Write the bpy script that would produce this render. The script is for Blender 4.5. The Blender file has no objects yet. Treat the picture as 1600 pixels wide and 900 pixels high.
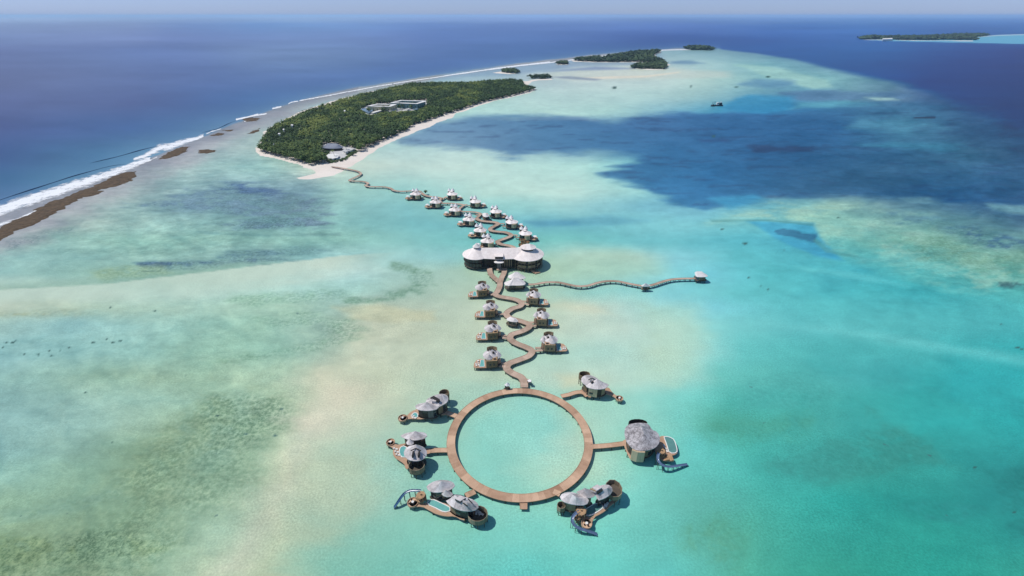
import bpy, math, random
import numpy as np
# ---------------------------------------------------------------- camera, sky, sun, exposure
F_PX, HOR, CAM_H = 740.0, 24.0, 171.0
PITCH = math.atan((450-HOR)/F_PX)
scn = bpy.context.scene
cam_d = bpy.data.cameras.new('camera'); cam = bpy.data.objects.new('camera', cam_d)
scn.collection.objects.link(cam); scn.camera = cam
cam_d.sensor_width = 36; cam_d.lens = 36*F_PX/1600
cam_d.clip_start = 1; cam_d.clip_end = 600000
cam.location = (0, 0, CAM_H); cam.rotation_euler = (math.pi/2-PITCH, 0, 0)
SUN_EL = math.radians(60); SHADOW = math.atan2(-0.12, 1.0)      # shadows fall right and a little nearer
world = bpy.data.worlds.new('World'); scn.world = world; world.use_nodes = True
nt = world.node_tree; bg = nt.nodes['Background']
sky = nt.nodes.new('ShaderNodeTexSky'); sky.sky_type = 'NISHITA'; sky.sun_disc = False
sx, sy = -math.cos(SHADOW), -math.sin(SHADOW)                    # horizontal direction towards the sun
sky.sun_elevation = SUN_EL; sky.sun_rotation = math.atan2(sx, sy)
sky.altitude = 100; sky.air_density = 1.0; sky.dust_density = 0.15; sky.ozone_density = 2.5
bg.inputs['Strength'].default_value = 0.10
# marine haze low in the sky: bluer and dimmer towards the horizon
tcw = nt.nodes.new('ShaderNodeTexCoord'); sxyz = nt.nodes.new('ShaderNodeSeparateXYZ'); nt.links.new(tcw.outputs['Generated'], sxyz.inputs[0])
rmp = nt.nodes.new('ShaderNodeMapRange'); nt.links.new(sxyz.outputs['Z'], rmp.inputs[0]); rmp.inputs[2].default_value = .35
mxw = nt.nodes.new('ShaderNodeMix'); mxw.data_type = 'RGBA'; nt.links.new(rmp.outputs[0], mxw.inputs[0])
mxw.inputs[6].default_value = (.50, .66, 1.30, 1); mxw.inputs[7].default_value = (1, 1, 1, 1)
mul = nt.nodes.new('ShaderNodeVectorMath'); mul.operation = 'MULTIPLY'
nt.links.new(sky.outputs[0], mul.inputs[0]); nt.links.new(mxw.outputs[2], mul.inputs[1]); nt.links.new(mul.outputs[0], bg.inputs[0])
sun_d = bpy.data.lights.new('sun', 'SUN'); sun_d.energy = 3.6; sun_d.angle = math.radians(0.6); sun_d.color = (1, .95, .88)
sun = bpy.data.objects.new('sun', sun_d); scn.collection.objects.link(sun)
from mathutils import Vector
sd = Vector((sx*math.cos(SUN_EL), sy*math.cos(SUN_EL), math.sin(SUN_EL)))
sun.rotation_euler = sd.to_track_quat('Z', 'Y').to_euler()
scn.view_settings.view_transform = 'Standard'; scn.view_settings.look = 'None'
scn.view_settings.exposure = 0.0; scn.view_settings.gamma = 1.0; scn.view_settings.use_curve_mapping = False
scn.cycles.volume_bounces = 1; scn.cycles.max_bounces = 8
cs, sn_ = math.cos(PITCH), math.sin(PITCH)
def G(px, py, z=0.0):
    """survey point -> position on the level z"""
    u = (px-800)/F_PX; v = (450-py)/F_PX
    dy = cs+v*sn_; dz = -sn_+v*cs
    t = (z-CAM_H)/dz
    return (u*t, dy*t)
# ---------------------------------------------------------------- sea bed map (world positions, derived from survey points)
_rng = np.random.RandomState(7)
_lat = _rng.rand(256, 256).astype(np.float32)
def vnoise(x, y):
    xi = np.floor(x).astype(np.int64); yi = np.floor(y).astype(np.int64)
    fx = x - xi; fy = y - yi
    fx = fx*fx*(3-2*fx); fy = fy*fy*(3-2*fy)
    a = _lat[yi % 256, xi % 256]; b = _lat[yi % 256, (xi+1) % 256]
    c = _lat[(yi+1) % 256, xi % 256]; d = _lat[(yi+1) % 256, (xi+1) % 256]
    return (a*(1-fx)+b*fx)*(1-fy) + (c*(1-fx)+d*fx)*fy
def fbm(x, y, o=4, g=0.5):
    s = 0; a = 1; t = 0
    for k in range(o):
        s = s + a*(vnoise(x+17.3*k, y+9.1*k)*2-1); t += a
        x = x*2.03; y = y*2.03; a *= g
    return s/t
def seg_dist(px, py, pts, closed=True):
    """signed distance (inside negative for closed) in the survey plane"""
    n = len(pts); best = np.full(px.shape, 1e9, np.float32); ins = np.zeros(px.shape, bool)
    for i in range(n if closed else n-1):
        x0, y0 = pts[i]; x1, y1 = pts[(i+1) % n]
        dx, dy = x1-x0, y1-y0
        t = np.clip(((px-x0)*dx+(py-y0)*dy)/(dx*dx+dy*dy+1e-9), 0, 1)
        best = np.minimum(best, np.hypot(px-x0-t*dx, py-y0-t*dy))
        if closed and y0 != y1:
            c = ((y0 > py) != (y1 > py)) & (px < dx*(py-y0)/dy+x0)
            ins ^= c
    return np.where(ins, -best, best) if closed else best
def sst(a, b, x):
    t = np.clip((x-a)/(b-a), 0, 1); return t*t*(3-2*t)

LAG = {
 76:  {0:(150,185,195),1000:(150,190,200),1130:(130,170,185),1250:(90,130,170),1600:(70,105,165)},
 100: {0:(150,190,195),700:(158,190,198),850:(160,190,205),980:(185,210,210),1100:(170,210,212),1200:(128,182,192),1300:(105,150,175),1600:(60,90,150)},
 125: {0:(150,190,195),800:(165,195,205),900:(185,215,215),1000:(185,218,215),1100:(180,218,212),1200:(140,195,200),1290:(140,195,200),1380:(105,150,172),1450:(75,110,160),1600:(50,84,140)},
 150: {0:(150,190,195),800:(178,218,215),900:(175,215,212),1000:(170,215,212),1080:(160,205,205),1150:(125,180,195),1250:(88,145,180),1330:(115,165,180),1400:(105,140,168),1450:(75,108,150),1600:(48,78,130)},
 175: {0:(150,190,195),740:(178,222,218),850:(175,218,212),950:(165,215,210),1050:(125,185,200),1120:(80,160,195),1200:(60,135,185),1300:(72,135,178),1400:(82,125,160),1500:(62,95,138),1600:(46,75,122)},
 200: {0:(165,175,180),300:(160,172,178),420:(175,195,190),600:(165,210,210),700:(120,165,190),850:(90,140,175),1000:(72,125,168),1150:(62,115,165),1300:(60,112,160),1400:(75,130,165),1500:(62,100,140),1600:(50,82,125)},
 230: {0:(160,172,178),250:(160,170,178),380:(165,190,188),440:(175,205,195),600:(175,215,215),700:(178,220,218),800:(165,210,212),1000:(66,120,165),1150:(62,112,158),1300:(60,105,150),1450:(70,125,158),1600:(55,90,130)},
 260: {0:(160,172,178),200:(160,170,175),300:(160,190,188),400:(155,200,195),500:(195,220,208),650:(185,222,216),800:(172,220,216),900:(165,218,214),1000:(125,200,205),1080:(62,118,162),1200:(60,112,155),1400:(62,105,142),1600:(60,100,135)},
 300: {0:(160,170,175),150:(162,178,178),300:(140,180,182),400:(125,165,175),480:(120,165,178),540:(155,210,205),640:(145,212,212),750:(170,220,214),900:(178,222,216),1000:(150,208,208),1060:(100,165,190),1150:(72,130,170),1300:(64,110,148),1450:(62,100,138),1600:(58,95,132)},
 325: {0:(160,168,172),100:(160,172,174),200:(148,185,182),300:(125,168,175),450:(120,165,172),520:(140,198,198),640:(128,202,208),780:(140,208,208),900:(150,208,210),1000:(125,190,205),1100:(115,180,198),1200:(105,180,195),1300:(150,195,185),1400:(125,160,165),1500:(85,120,145),1600:(68,102,135)},
 350: {0:(158,165,168),60:(158,168,168),150:(155,188,182),260:(148,195,190),400:(130,178,178),520:(130,192,192),640:(120,198,205),760:(118,196,205),850:(108,182,198),1000:(130,202,210),1100:(125,200,208),1180:(112,192,198),1300:(135,195,190),1400:(155,198,180),1500:(120,158,158),1600:(88,122,142)},
 375: {0:(150,168,165),80:(150,190,182),200:(140,190,180),400:(135,185,178),520:(140,200,192),640:(128,200,202),750:(120,200,202),860:(125,200,198),1000:(118,195,202),1150:(92,182,195),1250:(85,178,195),1330:(125,200,188),1450:(150,192,165),1600:(130,175,168)},
 400: {0:(140,182,175),120:(140,185,176),250:(145,190,178),400:(120,165,162),500:(140,195,185),600:(150,208,196),700:(135,198,190),780:(140,205,190),900:(168,208,188),1000:(165,206,188),1060:(130,200,198),1150:(98,190,198),1280:(88,184,194),1400:(105,190,185),1500:(130,182,162),1600:(140,185,160)},
 425: {0:(140,185,178),120:(142,185,172),250:(140,180,165),400:(165,205,192),550:(165,212,200),640:(160,205,185),740:(160,200,175),850:(165,205,178),1000:(150,208,192),1100:(115,200,200),1200:(92,190,196),1350:(80,178,188),1450:(95,185,180),1600:(105,180,165)},
 455: {0:(192,212,192),150:(186,214,198),300:(182,216,202),450:(172,212,198),560:(150,200,182),640:(150,190,168),740:(168,202,175),850:(165,205,180),960:(145,208,192),1050:(130,205,198),1150:(105,196,198),1300:(80,182,190),1450:(78,180,184),1600:(95,185,180)},
 480: {0:(190,205,180),150:(172,202,182),300:(168,205,188),450:(158,195,172),530:(150,190,168),600:(175,198,168),700:(175,205,178),850:(178,208,180),930:(190,212,185),1010:(158,210,192),1100:(125,205,200),1250:(95,192,195),1400:(85,184,188),1600:(82,180,182)},
 510: {0:(158,198,188),120:(152,202,198),260:(155,202,190),400:(150,192,170),500:(152,190,165),590:(188,205,172),700:(175,205,176),850:(178,210,185),970:(182,212,185),1060:(165,212,190),1130:(125,202,198),1250:(100,192,195),1400:(90,186,188),1600:(76,176,180)},
 550: {0:(148,198,196),150:(150,202,194),300:(150,195,175),430:(145,188,165),510:(165,195,165),570:(188,205,172),700:(172,205,178),820:(150,208,190),930:(160,210,188),1030:(175,212,182),1090:(150,210,190),1170:(105,196,192),1300:(82,178,178),1450:(78,180,182),1600:(58,172,176)},
 590: {0:(150,196,186),150:(150,192,170),330:(150,188,162),430:(160,190,160),500:(190,200,165),600:(186,205,170),720:(165,205,178),850:(160,210,190),950:(172,212,188),1050:(158,212,188),1130:(105,192,182),1250:(82,172,168),1350:(75,170,172),1450:(60,168,170),1600:(55,170,174)},
 625: {0:(145,190,182),120:(150,195,182),250:(152,198,180),350:(148,188,162),440:(165,188,155),520:(196,202,168),620:(180,205,172),720:(150,205,182),820:(122,205,192),900:(140,210,192),1000:(140,212,192),1080:(118,208,188),1150:(82,178,168),1300:(72,165,160),1420:(62,170,168),1600:(56,168,168)},
 660: {0:(145,192,185),120:(150,196,184),220:(150,192,172),330:(135,172,145),420:(140,172,140),480:(198,202,168),580:(180,202,168),690:(145,202,178),760:(122,206,190),850:(118,208,196),910:(150,212,192),1000:(135,212,194),1070:(110,205,188),1130:(80,168,152),1300:(72,162,156),1450:(60,172,170),1600:(52,165,166)},
 700: {0:(135,184,178),120:(142,185,168),220:(130,168,140),330:(140,176,148),400:(140,172,140),450:(186,202,168),560:(168,200,168),680:(135,200,178),760:(118,206,190),850:(125,208,194),910:(155,212,192),1000:(115,210,196),1080:(92,198,186),1160:(78,180,170),1300:(68,162,155),1450:(60,162,158),1600:(54,158,158)},
 740: {0:(142,192,178),120:(142,185,160),220:(132,170,142),350:(135,168,135),400:(150,180,145),450:(188,200,165),560:(158,196,165),680:(130,200,180),780:(118,204,188),860:(152,212,190),930:(148,212,190),1000:(112,210,196),1080:(88,196,184),1200:(70,172,164),1330:(68,165,156),1480:(60,160,155),1600:(50,142,142)},
 785: {0:(138,180,155),120:(135,175,148),250:(130,165,135),330:(155,185,150),430:(180,198,165),540:(160,195,162),650:(140,202,175),760:(122,205,186),880:(118,208,190),980:(105,208,194),1070:(82,182,168),1200:(70,172,162),1300:(60,170,162),1420:(58,158,152),1600:(54,152,150)},
 830: {0:(132,168,138),120:(130,165,135),250:(132,168,138),330:(165,194,162),430:(176,194,160),540:(135,192,162),650:(128,200,172),800:(112,204,184),950:(92,204,190),1050:(74,180,166),1160:(72,172,158),1300:(66,170,160),1450:(60,165,155),1600:(52,152,148)},
 900: {0:(125,162,130),120:(122,158,125),250:(145,180,150),330:(172,192,160),420:(172,190,155),520:(122,188,158),650:(110,192,166),800:(92,196,178),950:(74,194,180),1050:(68,188,176),1160:(70,172,156),1300:(68,166,150),1450:(60,168,156),1600:(58,160,148)},
}
for _k in LAG:
    if _k >= 400:
        for _x in LAG[_k]:
            r_, g_, b_ = LAG[_k][_x]
            if 480 <= _x <= 1100: LAG[_k][_x] = (min(255, r_+4), g_+3, min(255, b_+14))
            elif _x < 480: LAG[_k][_x] = (r_+8, g_+9, b_+12)
OCE = {  # horizon rows and far left paled: haze and sky reflection in the colour
 24:  {0:(160,177,206),400:(156,173,208),800:(145,165,207),1200:(128,158,205),1600:(112,150,202)},
 31:  {0:(152,172,206),400:(140,164,206),800:(128,152,202),1200:(110,144,198),1600:(94,138,194)},
 40:  {0:(138,158,196),200:(134,154,194),400:(108,142,196),800:(108,136,194),1100:(98,130,190),1200:(88,125,186),1600:(80,128,188)},
 60:  {0:(122,142,182),200:(126,146,190),400:(108,132,186),600:(104,130,188),800:(96,126,184),1000:(84,112,172),1200:(74,106,165),1400:(80,118,176),1600:(74,118,172)},
 80:  {0:(112,128,172),200:(110,132,180),400:(108,132,182),600:(98,125,180),800:(86,116,172),1200:(68,100,155),1400:(68,106,160),1600:(62,98,148)},
 120: {0:(104,116,160),200:(104,122,172),400:(100,126,176),600:(86,116,174),1000:(72,104,164),1400:(60,96,150),1600:(56,90,136)},
 160: {0:(92,104,150),200:(92,108,158),400:(82,116,168),1400:(56,90,142),1600:(52,84,128)},
 200: {0:(84,100,148),200:(78,108,158),330:(82,120,162),1600:(46,74,120)},
 240: {0:(74,100,148),150:(76,118,155),300:(95,140,170),1600:(50,80,122)},
 280: {0:(68,108,148),100:(78,122,158),1600:(52,84,122)},
 330: {0:(88,120,165),1600:(52,84,122)},
}
def table(T, px, py):
    ks = sorted(T); out = np.zeros(px.shape+(3,), np.float32)
    rows = []
    for k in ks:
        xs = sorted(T[k]); v = np.array([T[k][x] for x in xs], float)
        rows.append(np.stack([np.interp(px, xs, v[:, c]) for c in range(3)], -1))
    pyc = np.clip(py, ks[0], ks[-1])
    for i in range(len(ks)-1):
        m = (pyc >= ks[i]) & (pyc <= ks[i+1])
        t = ((pyc-ks[i])/(ks[i+1]-ks[i]))[..., None]
        t = 0.5*t+0.5*t*t*(3-2*t)
        out = np.where(m[..., None], rows[i]*(1-t)+rows[i+1]*t, out)
    return out
REEF = [(-400,480),(-200,410),(0,336),(60,314),(110,294),(160,276),(205,258),(250,241),(300,221),(350,200),(400,181),(440,166),(480,154),(550,138),(640,124),(700,114.5),(800,100.5),(900,88.5),(960,82.5),(1000,79.5),(1060,76),(1125,77)]
EDGE = [(1125,77),(1180,83),(1240,93),(1300,107),(1370,123),(1430,138),(1470,150),(1540,172),(1600,190),(1800,240),(2300,330)]
def poly(px, py, pts, soft, ax=0.5, warp=0.0, ws=(60, 18), seed=0.0):
    """0..1 mask of an area; ax squeezes x, warp roughens the outline"""
    q = [(x*ax, y) for x, y in pts]
    wx = fbm(px/ws[0]+seed, py/ws[1]+seed*1.7, 4, .55)*warp
    d = seg_dist(px*ax, py, q)+wx
    return 1-sst(-soft, soft, d)
# field checks: (x, y, correction) measured at single spots
RES_OCE = [(100,40,6,5,3),(100,130,7,9,4),(500,70,22,24,11),(1300,80,4,8,10),(1500,120,-10,-6,-3),(800,60,8,10,4)]
RES_LAG = [(1300,250,-8,-7,-8),(950,150,16,1,2),(800,270,18,0,-5),(600,330,2,-14,-18),(300,380,0,-7,-9),(250,470,-16,-16,-16),(100,600,-17,-22,-20),(700,570,10,-5,-9),
 (700,850,2,-3,-1),(1000,850,40,11,4),(1100,350,0,0,0),(1242,652,-2,6,8),(1550,680,-4,-2,0),(1450,370,-30,-18,-8),(524,624,10,9,11),(1003,743,2,-11,-20),(902,412,-6,-8,-10),(1040,540,3,1,8),
 (600,560,-6,-14,-12),(450,760,-7,-5,4),(850,660,30,0,-10),(800,700,20,0,-10),(200,600,-9,-19,-20),(1400,850,-15,-11,-11),(1300,500,-2,-3,-2),(60,760,-10,-16,-16),(60,530,-10,-14,-14),(560,800,4,-4,-2),(1200,180,0,-3,-4),(900,210,0,-3,-4)]
def adjust(C, px, py, pts):
    num = np.zeros(C.shape, np.float32); den = np.full(px.shape, .22, np.float32)
    for x, y, r, g, b in pts:
        sy_ = 22+y*.13; w = np.exp(-((px-x)/120)**2-((py-y)/sy_)**2).astype(np.float32)
        num += w[..., None]*np.array((r, g, b), np.float32); den += w
    return C+num/den[..., None]
SEA_AMP = [None]
CORAL = [(38,553,2.2),(60,554.5,3.2),(77,549,2.8),(94,547,2.6),(108,543,2.6),(81,555.5,2),(145,535.5,2.8),(160,531,1.8),(163,539,2.2),(176,535.5,2.6),(188,533,2.2),(166,530,1.6),(56,563,1.5),(242,485,2.8),(173,481,1.8),(20,535,3),(10,536,3),(5,543,2),(25,532,2),(255,529,2),(310,523,1.6),
 (134,613,2),(175,692,2),(290,588,1.6),(1590,543,4),(1597,546,3),(1565,506,2),(1523,731,3.5),(1585,800,3),(1128,358.5,3),(1164,380.5,4),(1225,391,2),(1200,453,3),(1188,446,2),(1170,434,2),(430,680,3.5),(440,640,3),(385,678,3),(340,650,3),(1115,213,3),(1200,120,3.5),(1080,135,2.5),(1150,136,3),(960,137,4),(1310,340,2)]
def sea_bed(px, py):
    """target colours 0..1 (sRGB) plus mottling amount and its darkness"""
    sp = 0.25+0.75*np.clip((py-24)/400, 0, 1.4)
    wx = px+fbm(px/70, py/(16*sp+3), 4)*24; wy = py+fbm(px/90+31, py/(20*sp+4)+7, 4)*7*sp
    C = table(LAG, wx, wy)
    STK = fbm(px/48+fbm(px/60, py/30)*.5, py/(2.4+.012*np.clip(py, 0, 900))+fbm(px/140, py/40)*1.2, 5, .72)*1.5
    mott = np.zeros(px.shape, np.float32)
    def paint(m, col, op=1.0):
        nonlocal C
        mm = (m*op)[..., None]
        C = C*(1-mm)+np.array(col, float)*mm
    def P(pts, col, soft, op=1.0, ax=0.5, warp=0.0, ws=(60, 18), seed=0.0, mo=0.0):
        nonlocal mott
        m = poly(px, py, pts, soft, ax, warp, ws, seed)
        m0 = m
        if mo >= .2:
            br = sst(-.30, .26, .55*fbm(px/ws[0]*3.1+seed*3, py/ws[1]*3.1+seed, 4, .62)+.6*STK); m = m*(.25+.75*br)
        paint(m, col, op)
        if mo: mott = mott+m0*mo*1.15
        return m
    # grey reef flat along the surf
    dr = seg_dist(px, py, REEF, False)
    yr = np.interp(px, [p[0] for p in REEF], [p[1] for p in REEF])
    dv = py-yr
    wdt = np.interp(px, [0, 150, 300, 450, 560, 700, 1000, 1100], [75, 52, 40, 30, 15, 9, 3, 2])
    m = (1-sst(0.45, 1.15, (dv+fbm(px/50, py/14)*wdt*.35)/wdt))
    paint(m, (164,170,178), .88*(px < 1080)); paint(1-sst(.15, .6, (dv+fbm(px/50, py/14)*wdt*.3)/wdt), (136,142,156), .7*(px < 560)); mott += m*.12*(px < 620)
    # far thin reef line: brown band behind the surf
    m = np.exp(-((dv-3.0)/1.5)**2)*sst(520, 640, px)*(1-sst(820, 960, px)); paint(m, (120,125,125), .75)
    # far flats
    P([(700,112),(790,104),(900,94),(980,86),(1030,82),(1040,100),(900,104),(800,118),(680,124)], (140,172,196), 3, .8, ax=.3, warp=2, ws=(40,5))
    P([(830,118),(900,108),(1030,104),(1140,112),(1140,121),(1000,124),(900,128)], (196,216,208), 4, .75, ax=.3, warp=3, ws=(60,5), seed=1)
    P([(905,121),(960,119),(1010,118),(1060,112),(1062,114),(1010,121),(940,123.5)], (214,220,205), 1.2, .9, ax=.3)
    P([(860,120),(890,119),(940,124),(930,126),(880,123)], (140,165,182), 1.3, .9, ax=.3)
    P([(850,112),(930,104),(1000,107),(960,109),(900,110)], (128,156,190), 2, .8, ax=.3)
    P([(1048,96),(1080,94),(1100,99),(1070,101),(1045,100)], (110,152,182), 2.2, .8, ax=.25, warp=1.5, ws=(20,4))
    P([(1145,100),(1210,104),(1290,125),(1300,136),(1270,139),(1210,124)], (165,212,205), 3, .8, ax=.4, warp=2, ws=(40,6))
    P([(1180,124),(1240,126),(1245,136),(1200,139),(1160,132)], (100,150,184), 4.5, .8, ax=.35, warp=4, ws=(34,5))
    P([(1215,144),(1300,141),(1420,145),(1440,152),(1330,156),(1250,158)], (92,132,170), 3, .8, ax=.4, warp=4, ws=(40,5), seed=2)
    P([(1350,152),(1395,153),(1405,156),(1370,157)], (160,200,200), 1.5, .9, ax=.4)
    P([(1250,160),(1320,158),(1370,163),(1330,168),(1270,168),(1230,170)], (98,172,195), 3, .8, ax=.4, warp=3, ws=(40,5))
    P([(1110,168),(1170,150),(1240,150),(1240,165),(1230,176),(1170,179)], (66,150,195), 4, .8, ax=.4, warp=4, ws=(40,6))
    # darker blue patches in the lagoon
    pm = P([(640,206),(680,192),(730,185),(800,184),(850,181),(960,189),(1010,182),(1070,177),(1200,179),(1250,171),(1340,166),(1430,158),(1560,190),(1700,230),(1700,325),(1540,322),(1420,306),(1300,303),(1180,315),(1100,326),(1060,318),(1010,298),(935,270),(998,254),(995,241),(940,236),(860,238),(800,246),(745,234),(690,229),(630,226),(615,220)],
      (0,0,0), 6.5, 0.0, ax=.4, warp=9, ws=(50,7), seed=3)
    dcol = table({150:{600:(125,160,188),800:(92,140,176),1000:(74,126,170),1200:(62,116,166),1350:(80,132,170),1500:(60,98,142),1600:(46,78,124)},
                  200:{600:(125,165,192),700:(108,152,184),850:(80,132,172),1000:(70,122,168),1150:(60,112,160),1300:(58,108,155),1420:(80,138,168),1520:(62,100,138),1600:(52,86,126)},
                  240:{600:(130,172,195),800:(84,136,175),950:(70,126,170),1050:(60,116,162),1200:(58,106,152),1400:(62,108,146),1500:(66,112,142),1600:(58,92,128)},
                  280:{900:(70,130,172),1000:(62,122,166),1100:(54,112,160),1250:(60,106,146),1400:(62,104,138),1600:(62,104,140)},
                  325:{900:(80,140,180),1100:(66,128,172),1300:(66,108,144),1600:(58,94,130)}}, wx, wy)
    C = C*(1-pm[..., None])+dcol*pm[..., None]
    st = sst(.12, .5, fbm(px/38+5, py/4.2+3, 4, .6))*pm
    paint(st, (56,84,122), .38)
    P([(1340,226),(1440,220),(1510,225),(1470,236),(1380,232)], (72,140,170), 6, .7, ax=.4, warp=6, ws=(40,6))
    P([(1340,185),(1450,190),(1480,200),(1400,206),(1330,200)], (85,145,175), 5, .7, ax=.4, warp=6, ws=(40,6))
    P([(1165,227),(1270,229),(1268,237),(1180,238)], (60,84,122), 3, .8, ax=.4, warp=4, ws=(20,4))
    P([(1090,218),(1140,217),(1135,222),(1095,222)], (60,90,135), 2, .7, ax=.4, warp=2, ws=(20,4))
    P([(1425,183),(1460,182),(1462,184.5),(1430,185)], (45,62,95), 1, .9, ax=.4)
    P([(745,186),(900,182),(935,188),(800,187)], (110,150,180), 2.5, .8, ax=.4, warp=2, ws=(30,5))
    P([(1010,272),(1060,282),(1100,296),(1150,308),(1080,312),(1020,302)], (62,125,175), 6, .35, ax=.5, warp=6)
    # blue cast between patch and khaki bank
    P([(1110,310),(1180,304),(1210,312),(1140,326)], (75,160,200), 4, .8, ax=.45, warp=3)
    P([(870,345),(950,338),(1010,345),(960,352),(880,352)], (98,165,190), 5, .5, ax=.4, warp=5)
    P([(820,346),(900,345),(905,352),(840,354)], (88,155,185), 3, .6, ax=.4, warp=3)
    # khaki bank on the right
    P([(1110,344),(1150,330),(1230,314),(1330,316),(1400,330),(1500,352),(1600,380),(1700,410),(1700,470),(1600,446),(1500,450),(1440,440),(1400,420),(1380,410),(1330,398),(1280,385),(1275,350),(1200,342),(1140,346)],
      (158,196,178), 12, .7, ax=.5, warp=14, ws=(70,12), seed=4, mo=.25)
    P([(1220,338),(1300,334),(1350,345),(1340,372),(1290,372),(1275,352),(1240,344)], (160,208,188), 6, .6, ax=.5, warp=6)
    P([(1400,378),(1480,372),(1540,395),(1600,410),(1600,430),(1520,420),(1440,402)], (125,165,138), 8, .55, ax=.5, warp=14, ws=(30,8), seed=6, mo=.3)
    P([(1330,400),(1400,404),(1410,412),(1350,410)], (105,165,165), 3, .6, ax=.5, warp=3)
    P([(1465,356),(1530,356),(1600,372),(1700,385),(1700,400),(1600,392),(1540,386),(1500,372)], (72,104,135), 5, .75, ax=.5, warp=8, ws=(40,8), seed=8, mo=.2)
    P([(1350,328),(1450,336),(1540,350),(1480,354),(1400,346)], (90,128,150), 6, .55, ax=.5, warp=9, ws=(40,8), seed=9, mo=.2)
    P([(1405,310),(1450,310),(1460,318),(1420,318)], (130,170,178), 3, .6, ax=.5, warp=3)
    P([(1540,318),(1600,322),(1640,330),(1600,336),(1550,328)], (130,175,178), 4, .7, ax=.5, warp=4)
    P([(1560,440),(1640,446),(1640,454),(1570,452)], (62,95,105), 1.5, .7, ax=.5, warp=4, ws=(14,5), mo=.3)
    P([(1300,374),(1400,400),(1480,415),(1500,428),(1440,440),(1380,425),(1320,400)], (112,196,190), 8, .5, ax=.5, warp=8)
    # blue pool
    P([(1165,345),(1200,344),(1270,350),(1278,372),(1300,392),(1320,408),(1270,400),(1210,372)], (76,168,200), 3, .9, ax=.6, warp=3)
    P([(1209,361),(1225,357),(1250,360),(1252,365),(1276,366),(1274,379),(1262,377),(1240,370),(1215,366)], (62,118,150), 1, .85, ax=.7, warp=2, ws=(20,8))
    P([(1110,344),(1200,343),(1270,350),(1271,353),(1200,345.5),(1112,346.5)], (90,150,150), 1, .6, ax=.6)
    P([(1275,372),(1300,392),(1340,400),(1336,403),(1290,394),(1270,376)], (95,160,158), 1.2, .6, ax=.6)
    # pale seams in turquoise water
    P([(1150,505),(1300,520),(1450,545),(1600,572),(1700,590),(1700,574),(1500,540),(1350,516),(1250,508)], (118,206,206), 10, .5, ax=.6, warp=6)
    P([(1240,415),(1330,424),(1400,442),(1420,448),(1350,438),(1260,424)], (112,206,208), 4, .5, ax=.6, warp=3)
    # left lagoon seagrass (blue grey)
    g = dict(ax=.3, warp=12, ws=(46,4.5), mo=.6)
    P([(300,296),(360,286),(420,290),(500,312),(512,330),(505,352),(440,358),(350,352),(400,340),(330,332),(250,330),(200,322),(260,312)], (98,134,160), 5, .72, seed=11, **g)
    P([(350,286),(400,290),(440,302),(400,304),(350,296)], (74,108,150), 3, .7, seed=12, **g)
    P([(340,348),(420,342),(500,346),(480,356),(380,358)], (90,128,152), 3, .5, seed=13, **g)
    P([(310,362),(400,366),(530,364),(530,368),(420,370),(330,366)], (105,155,160), 2, .6, ax=.3, warp=3, ws=(30,6))
    P([(212,411),(300,406),(360,396),(480,384),(530,390),(430,408),(330,416),(290,427),(230,420)], (88,130,148), 4, .7, seed=14, **g)
    P([(212,411),(270,409),(330,409),(400,404),(400,410),(300,414),(215,415)], (72,104,140), 1.5, .6, ax=.4, warp=2.5, ws=(14,6), mo=.4)
    P([(40,392),(200,386),(300,390),(260,400),(100,398)], (120,165,160), 4, .4, ax=.3, warp=6, ws=(40,7), mo=.3)
    P([(20,372),(60,366),(120,352),(100,368),(50,380),(10,392)], (110,135,145), 4, .5, ax=.5, warp=8, ws=(18,9), mo=.6)
    P([(140,420),(250,416),(280,428),(160,440),(140,434)], (150,180,145), 4, .5, ax=.4, warp=6, ws=(24,9), mo=.5)
    # pale sand stream, crisp upper rim
    yu = np.interp(px, [-400,0,170,280,430,530,640], [462,453,443,430,412,400,392])
    up = sst(-1.2, 1.2, py-yu+fbm(px/30, py/30, 3)*1.2)
    fd = 1-sst(4, 44, py-yu+fbm(px/80, py/20, 3)*16)
    rimf = 1-sst(500, 640, px)
    paint(up*fd*rimf, (194,219,206), .92)
    paint((1-up)*(1-sst(1, 16, yu-py))*rimf*(1-sst(350, 520, px)), (140,182,168), .55)
    P([(0,488),(120,482),(150,492),(60,496),(0,494)], (165,180,150), 3, .6, ax=.35, warp=4, ws=(40,8), mo=.3)
    # tongue of weed below it (middle left)
    P([(360,456),(470,455),(520,448),(560,462),(500,470),(400,478),(360,470)], (132,178,158), 6, .55, ax=.4, warp=10, ws=(40,9), seed=20, mo=.45)
    P([(400,496),(500,490),(560,500),(520,512),(420,512)], (128,172,150), 6, .5, ax=.4, warp=10, ws=(40,9), seed=21, mo=.5)
    P([(470,540),(540,500),(580,516),(520,545),(430,560),(320,570),(330,560),(400,550)], (122,168,145), 6, .5, ax=.4, warp=10, ws=(40,9), seed=22, mo=.5)
    P([(490,490),(530,474),(600,472),(650,458),(682,440),(676,425),(640,414),(610,412),(640,430),(640,445),(600,462),(530,470)], (112,158,142), 3.5, .72, ax=.5, warp=8, ws=(22,9), seed=23, mo=.45)
    P([(520,480),(590,478),(680,486),(680,500),(600,505),(550,500),(540,490)], (190,200,170), 5, .6, ax=.5, warp=6, seed=24)
    # coral heads dotted over the pale shallows
    P([(0,536),(60,524),(150,536),(200,530),(210,540),(60,560),(0,556)], (140,192,190), 5, .4, ax=.5, warp=6, mo=.15)
    # lower left meadow
    gm = dict(ax=.6, warp=22, ws=(50,24), mo=.62)
    P([(-100,905),(0,870),(60,855),(150,822),(190,790),(185,755),(230,700),(300,655),(330,620),(440,612),(455,640),(420,700),(400,745),(380,790),(270,800),(290,850),(230,905),(0,1000),(-100,1000)], (132,164,136), 24, .66, seed=30, **gm)
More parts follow.
